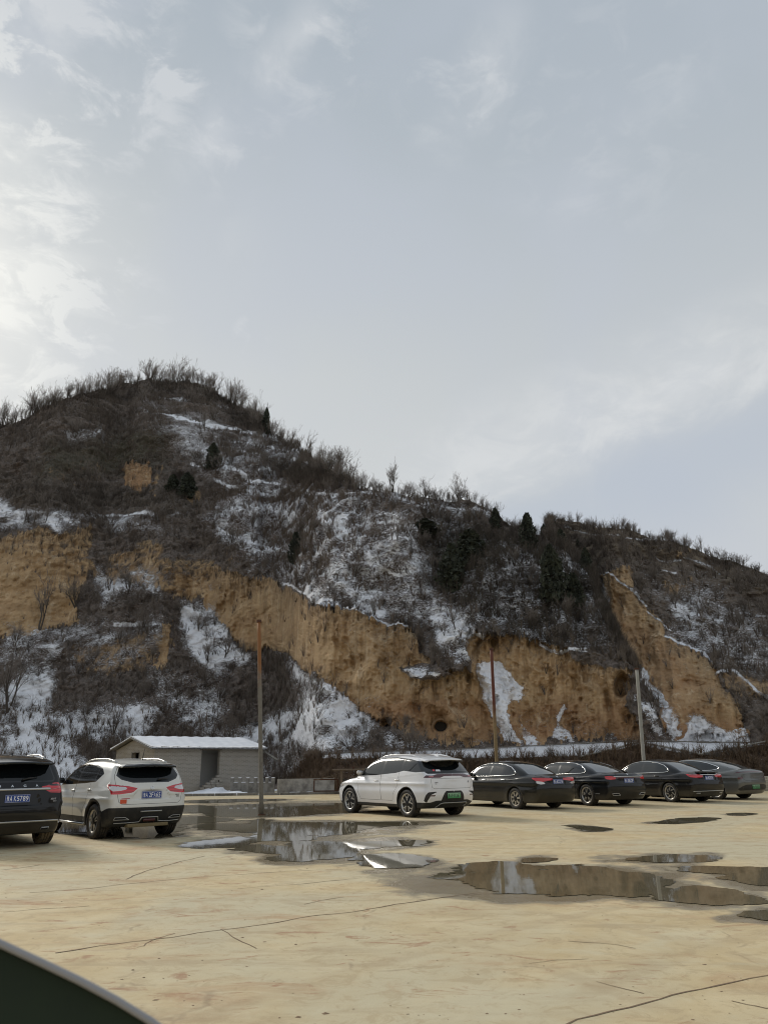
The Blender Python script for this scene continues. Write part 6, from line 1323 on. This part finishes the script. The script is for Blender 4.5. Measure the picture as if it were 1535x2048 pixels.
# tall poles
def pole(base, top, r0, r1, label, cols, cap=True):
    b_, t_ = np.array(base, float), np.array(top, float); root = empty('steel_pole', tuple(b_), label=label, cat='pole', group='tall bare poles on the lot'); d = t_ - b_; hgt = float(d[2])
    def fn(t):
        P = t.coord(); x, y, z = t.sep(P); n = t.noise(P, 3.0, 6, .7); k = t.ss(t.m('ADD', z, t.m('MULTIPLY', t.m('SUBTRACT', n, .5), 1.6)), hgt * cols[3], hgt * (cols[3] + .16))
        c = t.mix(t.ss(t.noise(P, 11, 5, .7), .45, .7), cols[0], cols[1]); c = t.mix(k, c, cols[2]); return {'Base Color': t.mix(t.m('MULTIPLY', t.ss(n, .6, .7), .5), c, (.11, .06, .035)), 'Normal': t.bump(n, .3, .01)}
    m_ = mat('pole_paint', cols[0], .7, .1, fn=fn); n = 14
    MB().tube([d * i / n for i in range(n + 1)], [r0 + (r1 - r0) * i / n for i in range(n + 1)], 14).obj('shaft', m_, root, True)
    if cap: MB().tube([d * .994, d * 1.006], r1 * 1.45, 12).obj('cap', m_rust, root)
    MB().tube([(0, 0, -.01), (0, 0, .03)], r0 * 1.6, 12).obj('base_plate', m_rust, root); return root
pole((-3.71, 24.53, 0), (-4.03, 24.53, 5.80), .068, .056, 'tallest pole, grey below, rust orange at the top, left of the white crossover', ((.21, .19, .155), (.15, .135, .11), (.26, .115, .04), .62))
pole((4.09, 30, 0), (4.114, 30, 5.60), .066, .058, 'pole rising behind the first black saloon, dark red above and tan below', ((.27, .19, .09), (.20, .14, .07), (.12, .035, .02), .48))
pole((11.41, 36, 0), (11.583, 36, 5.45),   .086, .074, 'pale grey pole with a rusty stub top behind the third black saloon', ((.36, .35, .31), (.28, .27, .24), (.36, .34, .30), .90))

# coping of the vine grown bank and the snow terrace kerb
def along(pxs, off, lift, r_, m_, name, label, n=5):
    pts = []
    for (x0, y0), (x1, y1) in zip(pxs[:-1], pxs[1:]):
        k = max(2, int(abs(x1 - x0) / 12))
        for i in range(k): pts.append((x0 + (x1 - x0) * i / k, y0 + (y1 - y0) * i / k))
    pts.append(pxs[-1]); Q = np.array([terr(*p) for p in pts]); d = np.hypot(Q[:, 0], Q[:, 1]); d = np.minimum(blur(d[None], 4, 1)[0], d); Q2 = []
    for p, dd in zip(pts, d): v = ray(*p); t_ = (dd - off) / math.hypot(v[0], v[1]); Q2.append(EYE + v * t_ + np.array([0, 0, lift]))
    o = MB().tube(Q2, r_, n).obj(name, m_); return props(o, label=label, cat='coping')
along([(1160, 1513), (1220, 1499), (1275, 1484), (1330, 1494), (1400, 1508), (1460, 1497), (1530, 1483)], .25, .0, .055, mat('pale_coping', (.42, .41, .37), .8), 'wall_coping', 'pale coping that rises to a peak behind the right pole above the brown thicket')
along([(600, 1514), (700, 1506), (960, 1498), (1270, 1482), (1400, 1485), (1500, 1486)], .15, .03, .035, m_conc, 'terrace_edging', 'thin grey edging along the top of the snow covered terrace')
# arched cave doorway at the foot of the cliff
cp = terr(881, 1462); dv = np.array([cp[0], cp[1], 0]); dv /= np.linalg.norm(dv); dist_ = np.hypot(*terr(858, 1455)[:2])
cave = empty('cave_doorway', tuple(np.array([0, 0, 0]) + dv * (dist_ + .05) + np.array([0, 0, terr(881, 1462)[2] - .1])), math.atan2(dv[1], dv[0]) - math.pi / 2, label='small brick arched cave entrance at the foot of the ochre cliff', cat='cave entrance')
m_soilb = mat('earthen_brick', (0.30, 0.19, 0.10), .95, fn=lambda t: {'Base Color': t.mix(t.noise(t.coord(), 5, 5, .7), (0.34, 0.22, 0.12), (0.16, 0.10, 0.06))})
for k in range(13):
    a_ = math.pi * k / 12; MB().box((.52 * math.cos(a_), 0, .30 + .52 * math.sin(a_)), (.12, .18, .13), Matrix.Rotation(-(a_ - 0), 3, 'Y'), .01).obj('brick', m_soilb, cave)
for sg in BOTH:
    for k in range(3): MB().box((sg * .52, 0, .05 + k * .11 - .1), (.14, .18, .10), None, .01).obj('brick', m_soilb, cave)
MB().box((0, .55, .15), (.95, .04, 1.3)).obj('cave_shade_panel', m_dark, cave)  # flat dark panel standing in for the shade inside the cave

# ================================================================== vegetation
m_bark = mat('bark', (0.085, 0.070, 0.056), .95, fn=lambda t: {'Base Color': t.mix(t.noise(t.coord(), 8, 4), (0.055, 0.044, 0.034), (0.12, 0.10, 0.082))})
m_twig = mat('twigs', (0.20, 0.17, 0.145), .95)
def bare_tree_data(seed, stems=4, levels=4, up=.55, thin=1.0):
    """unit-height leafless tree: returns trunk and crown geometry"""
    g = np.random.RandomState(seed); T_ = MB(); C_ = MB()
    def grow(p, d, ln, r_, lev):
        n = 4 if lev < 2 else 3; pts = [p]; rad = [r_]; q = d / np.linalg.norm(d)
        for i in range(n):
            q = q + g.normal(0, .12, 3) + np.array([0, 0, .06]); q /= np.linalg.norm(q); p = p + q * ln / n; pts.append(p); rad.append(max(r_ * (1 - .72 * (i + 1) / n), .0022 * thin))
        (T_ if lev < 2 else C_).tube(pts, rad, 4 if lev < 2 else 3, False)
        if lev + 1 < levels:
            for k in range(g.randint(3, 6) if lev else g.randint(5, 8)):
                i = g.randint(1 if lev else 2, n + 1); base = pts[i]; ax = g.normal(0, 1, 3); ax -= ax @ q * q; ax /= np.linalg.norm(ax) + 1e-9
                nd = q * math.cos(.6) + ax * math.sin(.6) * g.uniform(.6, 1.3) + np.array([0, 0, up * .5]); grow(base, nd, ln * g.uniform(.40, .70), rad[i] * .7, lev + 1)
    for s_ in range(stems):
        a_ = 2 * math.pi * s_ / stems + g.uniform(-.6, .6); lean = g.uniform(.12, .55); grow(np.zeros(3), np.array([math.cos(a_) * lean, math.sin(a_) * lean, 1.0]), g.uniform(.45, .62), .020 * g.uniform(.7, 1.1), 0)
    mz = max(v[2] for v in C_.V); s_ = 1 / mz; T_.V = [(v[0] * s_, v[1] * s_, v[2] * s_ if v[2] > 0 else v[2]) for v in T_.V]; C_.V = [(v[0] * s_, v[1] * s_, v[2] * s_) for v in C_.V]
    return T_, C_
TREES = []
for k in range(9):
    T_, C_ = bare_tree_data(100 + k, stems=[3, 4, 5, 2, 4, 6, 3, 5, 1][k], levels=4, up=[.5, .7, .4, .8, .5, .5, .9, .3, .5][k])
    mt_ = []
    for MBX, nm, mm in ((T_, 'trunk', m_bark), (C_, 'crown', m_twig)):
        me = bpy.data.meshes.new(nm); me.from_pydata(MBX.V, [], MBX.F); me.update(); me.materials.append(mm); mt_.append(me)
    TREES.append(mt_)
def bare_tree(p, h_, variant, label, group=None, name='bare_tree', cat='tree', sink=.05, wide=1.0, rz=None, lean=(0, 0)):
    root = bpy.data.objects.new(name, None); col.objects.link(root); root.location = (p[0], p[1], p[2] - sink * h_)
    root.scale = (h_ * wide, h_ * wide, h_); root.rotation_euler = (lean[0], lean[1], rs.uniform(0, 6.28) if rz is None else rz); props(root, label, cat, group)
    for me in TREES[variant]: o = bpy.data.objects.new(me.name.split('.')[0], me); col.objects.link(o); o.parent = root
    return root
skx = np.array([p[0] for p in SKY]); sky_ = np.array([p[1] for p in SKY])
def px_scale(p): return FPX / float((np.asarray(p) - EYE) @ AF)
hts = lambda x: np.interp(x, [-100, 0, 90, 200, 300, 400, 470, 540, 600, 700, 760, 930, 960, 1060, 1160, 1250, 1400, 1600], [42, 42, 40, 36, 42, 40, 46, 40, 42, 46, 34, 34, 26, 20, 22, 18, 26, 24])
x = -90.0; rt = np.random.RandomState(5); cnt = 0
while x < 1640:
    sy = float(np.interp(x, skx, sky_)); dep = rt.choice([0, 0, 1]); p = terr(x, sy + rt.uniform(2, 9)) if not dep else terr(x, sy + rt.uniform(8, 20)); s_ = px_scale(p)
    hh = hts(x) * float(np.clip(rt.lognormal(-.02, .32), .45, 1.7)) / s_; bare_tree(p, float(hh), int(rt.randint(0, 8)), 'small leafless tree against the sky ' + ('on the left shoulder of the hill' if x < 200 else 'on the rounded summit' if x < 480 else 'on the stepped slope right of the summit' if x < 740 else 'along the level part of the crest' if x < 1090 else 'along the farther ridge at the right'), 'leafless trees fringing the hill crest', wide=float(rt.uniform(.6, 1.25)), lean=(float(rt.normal(0, .12)), float(rt.normal(0, .12))))
    x += float(min(rt.exponential(3.6) + 1.6, 18)); cnt += 1
for (px, py, hpx, v, lab, wd) in [
    (785, 992, 78, 1, 'tallest leafless tree on the crest above the middle of the hill', .9), (915, 996, 66, 4, 'leafless tree at the right end of the level part of the crest', .8), (850, 992, 48, 2, 'wide low leafless tree between the two tallest crest trees', 1.1),
    (700, 975, 60, 7, 'bushy leafless tree just above the notch in the crest', 1.0), (470, 818, 70, 5, 'broad leafless tree on the right shoulder of the summit', 1.0), (283, 812, 62, 3, 'slender pale leafless tree just under the summit', .7),
    (78, 1262, 140, 3, 'tall spindly leafless tree in front of the left ochre cliff', .8), (15, 1420, 150, 6, 'leafless tree at the left edge among snow patches', 1.0), (226, 1470, 92, 6, 'thin straight leafless tree above the shed window', .6),
    (228, 1466, 60, 0, 'short leafless bush tree beside the thin straight one', .9), (352, 1400, 78, 3, 'pale twisted leafless tree in the gully above the shed roof', .7), (824, 1512, 78, 5, 'spreading leafless tree behind the white crossover', 1.1),
    (462, 1490, 80, 8, 'leaning leafless tree beside the left pole', .9), (150, 1215, 70, 5, 'dark leafless thicket tree on the left cliff ledge', 1.2), (255, 1190, 60, 7, 'leafless thicket tree above the brown hollow', 1.2), (700, 1500, 60, 2, 'low leafless tree at the left end of the snow terrace', 1.2)]:
    p = terr(px, py); bare_tree(p, hpx / px_scale(p), v, lab, wide=wd, lean=(0, R(-25)) if 'leaning' in lab else (0, 0), rz=0.0 if 'leaning' in lab else None)
def in_any(x, y, polys): return any(poly_sd(np.array([x]), np.array([y]), q)[0] < 0 for q in polys)
cl_polys = [p for p, f, s in CLIFF if s > .6]; n_ = 0
while n_ < 190:
    x, y = rt.uniform(0, 1535), rt.uniform(800, 1480)
    if y < np.interp(x, skx, sky_) + 25 or in_any(x, y, cl_polys): continue
    p = terr(x, y); s_ = px_scale(p); bare_tree(p, float(rt.uniform(18, 58) / s_), int(rt.randint(0, 8)), 'leafless shrub scattered in the hillside brush ' + ('above the left cliffs' if x < 430 and y < 1080 else 'below the left cliffs' if x < 430 else 'on the snow flecked middle slope' if x < 860 else 'on the dark right slope' if x < 1180 else 'on the farther right ridge'), 'leafless shrubs on the slope', 'bare_shrub', 'shrub', wide=float(rt.uniform(.8, 1.3))); n_ += 1
n_ = 0
while n_ < 46:
    x, y = rt.uniform(560, 1540), 0; y = float(np.interp(x, [560, 620, 900, 1165, 1275, 1400, 1500, 1535], [1540, 1522, 1520, 1514, 1494, 1514, 1496, 1492])) + rt.uniform(2, 14); p = terr(x, y); s_ = px_scale(p)
    bare_tree(p, float(rt.uniform(16, 34) / s_), int(rt.choice([5, 7, 2, 4])), 'dry brown shrub rooted in the bank in front of the snow terrace', 'dry shrubs along the bank', 'bare_shrub', 'shrub', wide=1.2); n_ += 1

# evergreen columns: trunk and a crown of many small sprays
m_ever = mat('cypress_foliage', (0.022, 0.030, 0.016), .9, fn=lambda t: {'Base Color': t.mix(t.ss(t.noise(t.coord(), 2.5, 5, .7), .3, .7), (0.018, 0.022, 0.015), (0.055, 0.062, 0.038))})
EVER = []
for k in range(4):
    g = np.random.RandomState(40 + k); n = 1500; V = np.empty((n * 3, 3)); hz = g.rand(n) ** .85
    prof = np.interp(hz, [0, .08, .3, .6, .85, 1], [.25, .42, .50, .40, .22, .02]) * (1 + .28 * np.sin(hz * 19 + k * 2) * g.rand(n)) ; an = g.rand(n) * 6.283; lob = 1 + .22 * np.sin(an * 3 + k + hz * 5)
    rad = prof * lob * (g.rand(n) ** .35); C_ = np.stack([np.cos(an) * rad, np.sin(an) * rad, hz], 1); sz = .045 * g.uniform(.6, 1.6, n)
    d1 = g.normal(0, 1, (n, 3)); d1[:, 2] = np.abs(d1[:, 2]) + .8; d1 /= np.linalg.norm(d1, axis=1)[:, None]; d2 = np.cross(d1, g.normal(0, 1, (n, 3))); d2 /= np.linalg.norm(d2, axis=1)[:, None]
    d1[:, :2] *= 2.2
    V[0::3] = C_ + d1 * sz[:, None] * 1.4; V[1::3] = C_ + d2 * sz[:, None] * np.array([2.2, 2.2, 1]) * .6; V[2::3] = C_ - d2 * sz[:, None] * np.array([2.2, 2.2, 1]) * .6
    me = bpy.data.meshes.new('crown'); me.from_pydata([tuple(v) for v in V], [], [(3 * i, 3 * i + 1, 3 * i + 2) for i in range(n)]); me.update(); me.materials.append(m_ever)
    mt = bpy.data.meshes.new('trunk'); mbt = MB().tube([(0, 0, -.05), (0, 0, .5), (0, 0, .9)], [.03, .02, .006], 5); mt.from_pydata(mbt.V, [], mbt.F); mt.update(); mt.materials.append(m_bark); EVER.append((mt, me))
for i, (px, py, hpx, wpx, lab) in enumerate([
    (531, 866, 58, 17, 'dark narrow evergreen on the right edge of the summit'), (590, 1124, 64, 28, 'stout dark evergreen alone on the open middle slope'), (1057, 1094, 76, 34, 'largest dark evergreen on the right end of the near crest'),
    (990, 1056, 44, 22, 'pointed dark evergreen on the crest left of the largest one'), (1088, 1068, 28, 15, 'tiny dark evergreen just right of the largest one'), (1123, 1097, 40, 22, 'twin topped dark evergreen on the near ridge'),
    (1158, 1106, 32, 15, 'slim dark evergreen at the top of the orange landslip'), (1172, 1138, 46, 22, 'dark evergreen on the brink of the orange landslip'), (1105, 1205, 116, 52, 'tall green black evergreen in the middle of the dark right slope'),
    (905, 1190, 100, 56, 'broad green black evergreen mass left on the dark right slope'), (940, 1125, 66, 60, 'low dark evergreen above the broad one'), (425, 945, 58, 30, 'dark evergreen on the terrace right of the orange patch'),
    (372, 1000, 54, 36, 'round dark evergreen in the hollow beside the orange patch'), (345, 985, 38, 26, 'smaller dark evergreen left of the round one in the hollow'), (1148, 1215, 70, 40, 'dark evergreen right of the tall green black one'), (850, 1080, 40, 60, 'low spreading evergreen in the middle slope')]):
    p = terr(px, py); s_ = px_scale(p); hh = hpx / s_; ww = wpx / s_; root = empty('cypress_tree', (p[0], p[1], p[2] - .05 * hh), rs.uniform(0, 6), label=lab, cat='evergreen tree'); root.scale = (ww, ww, hh)
    for me in EVER[i % 4]: o = bpy.data.objects.new(me.name.split('.')[0], me); col.objects.link(o); o.parent = root

# undergrowth: tens of thousands of twig tufts, one mass
vis = (np.abs(AZ) < R(33)) & (PY > np.interp(PX, skx, sky_) + 1)
cell = np.zeros_like(PX); dTx = np.hypot(np.gradient(TX, axis=1), np.gradient(TY, axis=1)); dTz = np.sqrt(np.gradient(TX, axis=0) ** 2 + np.gradient(TY, axis=0) ** 2 + np.gradient(TZ, axis=0) ** 2); area = dTx * dTz
patchy = sstep(fbm(PXr / 38, PY / 26, PX * 0 + 30, 4, .6), -.5, .5)
dens = (1 - .96 * np.clip(bare * 1.3, 0, 1)) * (1 - .86 * np.clip(snow * 1.25, 0, 1)) * (.35 + .65 * patchy) * (1 - shelf * .98)
dens = dens + .5 * sstep(PY - np.interp(PX, skx, sky_), 14, 3); dens = dens + bank * 3.2 + .5 * np.clip(dark, 0, 1) * (1 - bare); dens = dens + sstep(PXr, 720, 200) * sstep(PY, 1380, 1460) * (1 - .8 * np.clip(snow, 0, 1)) * .9
dens = dens * vis * sstep(PY, y_b + 2, y_b - 3); wgt = (dens * np.minimum(area, .6)).ravel(); wgt /= wgt.sum()
NT_ = 26000; pick = rs.choice(wgt.size, NT_, p=wgt); base = np.stack([TX.ravel()[pick], TY.ravel()[pick], TZ.ravel()[pick]], 1) + rs.normal(0, .05, (NT_, 3))
rbk = (bank + .5 * reddish).ravel()[pick]; lowz = (sstep(PXr, 720, 200) * sstep(PY, 1380, 1460)).ravel()[pick]; dkk = dark.ravel()[pick]
hgt_ = rs.uniform(.35, 1.15, NT_) * (1 + .25 * rs.rand(NT_)) * (1 - .25 * np.clip(rbk, 0, 1)); ST = 9
Vt = []; tone = []
for s_ in range(ST):
    a_ = rs.rand(NT_) * 6.283; ln = rs.uniform(.15, .75, NT_); dr = np.stack([np.cos(a_) * ln, np.sin(a_) * ln, np.ones(NT_)], 1); dr /= np.linalg.norm(dr, axis=1)[:, None]; tip = base + dr * (hgt_ * rs.uniform(.6, 1.1, NT_))[:, None]
    sd_ = np.stack([-np.sin(a_), np.cos(a_), np.zeros(NT_)], 1); wd = rs.uniform(.012, .030, NT_)[:, None]; Vt += [base - sd_ * wd, base + sd_ * wd, tip]
    for q in (.45, .72):
        m_ = base + (tip - base) * q; b2 = rs.rand(NT_) * 6.283; d2 = np.stack([np.cos(b2), np.sin(b2), rs.uniform(.3, 1.1, NT_)], 1); Vt += [m_ - sd_ * wd * .6, m_ + sd_ * wd * .6, m_ + d2 * (hgt_ * rs.uniform(.18, .38, NT_))[:, None]]
K = len(Vt); Vall = np.stack(Vt, 1).reshape(-1, 3); Fall = np.arange(NT_ * K).reshape(-1, 3)
def brush_mat(t):
    n = t.new('ShaderNodeAttribute', attribute_name='tone'); r_, g_, b_ = t.sep(n.outputs['Vector'])
    c = t.mix(g_, (0.085, 0.071, 0.061), (0.24, 0.203, 0.17)); c = t.mix(t.m('MULTIPLY', r_, .85), c, (0.175, 0.122, 0.080)); c = t.mix(t.m('MULTIPLY', b_, .6), c, (0.050, 0.046, 0.038)); return {'Base Color': c}
ug = mesh_obj('undergrowth', Vall, Fall, mat('dry_brush', (0.09, 0.07, 0.055), .95, spec=.1, fn=brush_mat), kind='stuff', label='leafless brown brush covering the slopes and the bank')
tn = np.stack([np.clip(rbk + .35 * lowz * rs.rand(NT_) + .25 * rs.rand(NT_) * (rs.rand(NT_) > .6), 0, 1), rs.rand(NT_), np.clip(dkk, 0, 1), np.ones(NT_)], 1)
a = ug.data.attributes.new('tone', 'FLOAT_COLOR', 'POINT'); a.data.foreach_set('color', np.repeat(tn, K, 0).ravel().astype(np.float32))

# ================================================================== edge of the open vehicle window the picture is taken from
E_px = [(-420, 1700), (-200, 1800), (-60, 1862), (0, 1891), (80, 1928), (160, 1966), (235, 2006), (300, 2046), (360, 2090), (430, 2150)]
pts = []
for x, y in E_px: v = ray(x, y); pts.append(EYE + v * .62)
wdw = empty('vehicle_door', (0, 0, 0), label='dark green vehicle door with a grey window seal, cut off by the bottom left corner', cat='vehicle door')
m_dg = mat('dark_green_panel', (0.010, 0.016, 0.007), .8, fn=lambda t: {'Base Color': t.mix(t.noise(t.coord(), 14, 5), (0.008, 0.013, 0.005), (0.020, 0.034, 0.010))})
mb = MB(); n = len(pts); dn = Vector((-.02, -.06, -.45)); back = Vector((-.03, -.05, -.02))
V = [Vector(p) for p in pts] + [Vector(p) + dn for p in pts] + [Vector(p) + Vector((.02, .03, -.02)) for p in pts] + [Vector(p) + Vector((.02, .03, -.02)) + dn for p in pts]
Fc = [(i, i + 1, n + i + 1, n + i) for i in range(n - 1)] + [(2 * n + i, 3 * n + i, 3 * n + i + 1, 2 * n + i + 1) for i in range(n - 1)] + [(i, 2 * n + i, 2 * n + i + 1, i + 1) for i in range(n - 1)]
mesh_obj('door_panel', V, Fc, m_dg, wdw, True)
MB().tube([Vector(p) + Vector((0, 0, .0015)) for p in pts], .0030, 8).obj('window_seal', mat('grey_rubber', (0.30, 0.30, 0.31), .5), wdw, True)
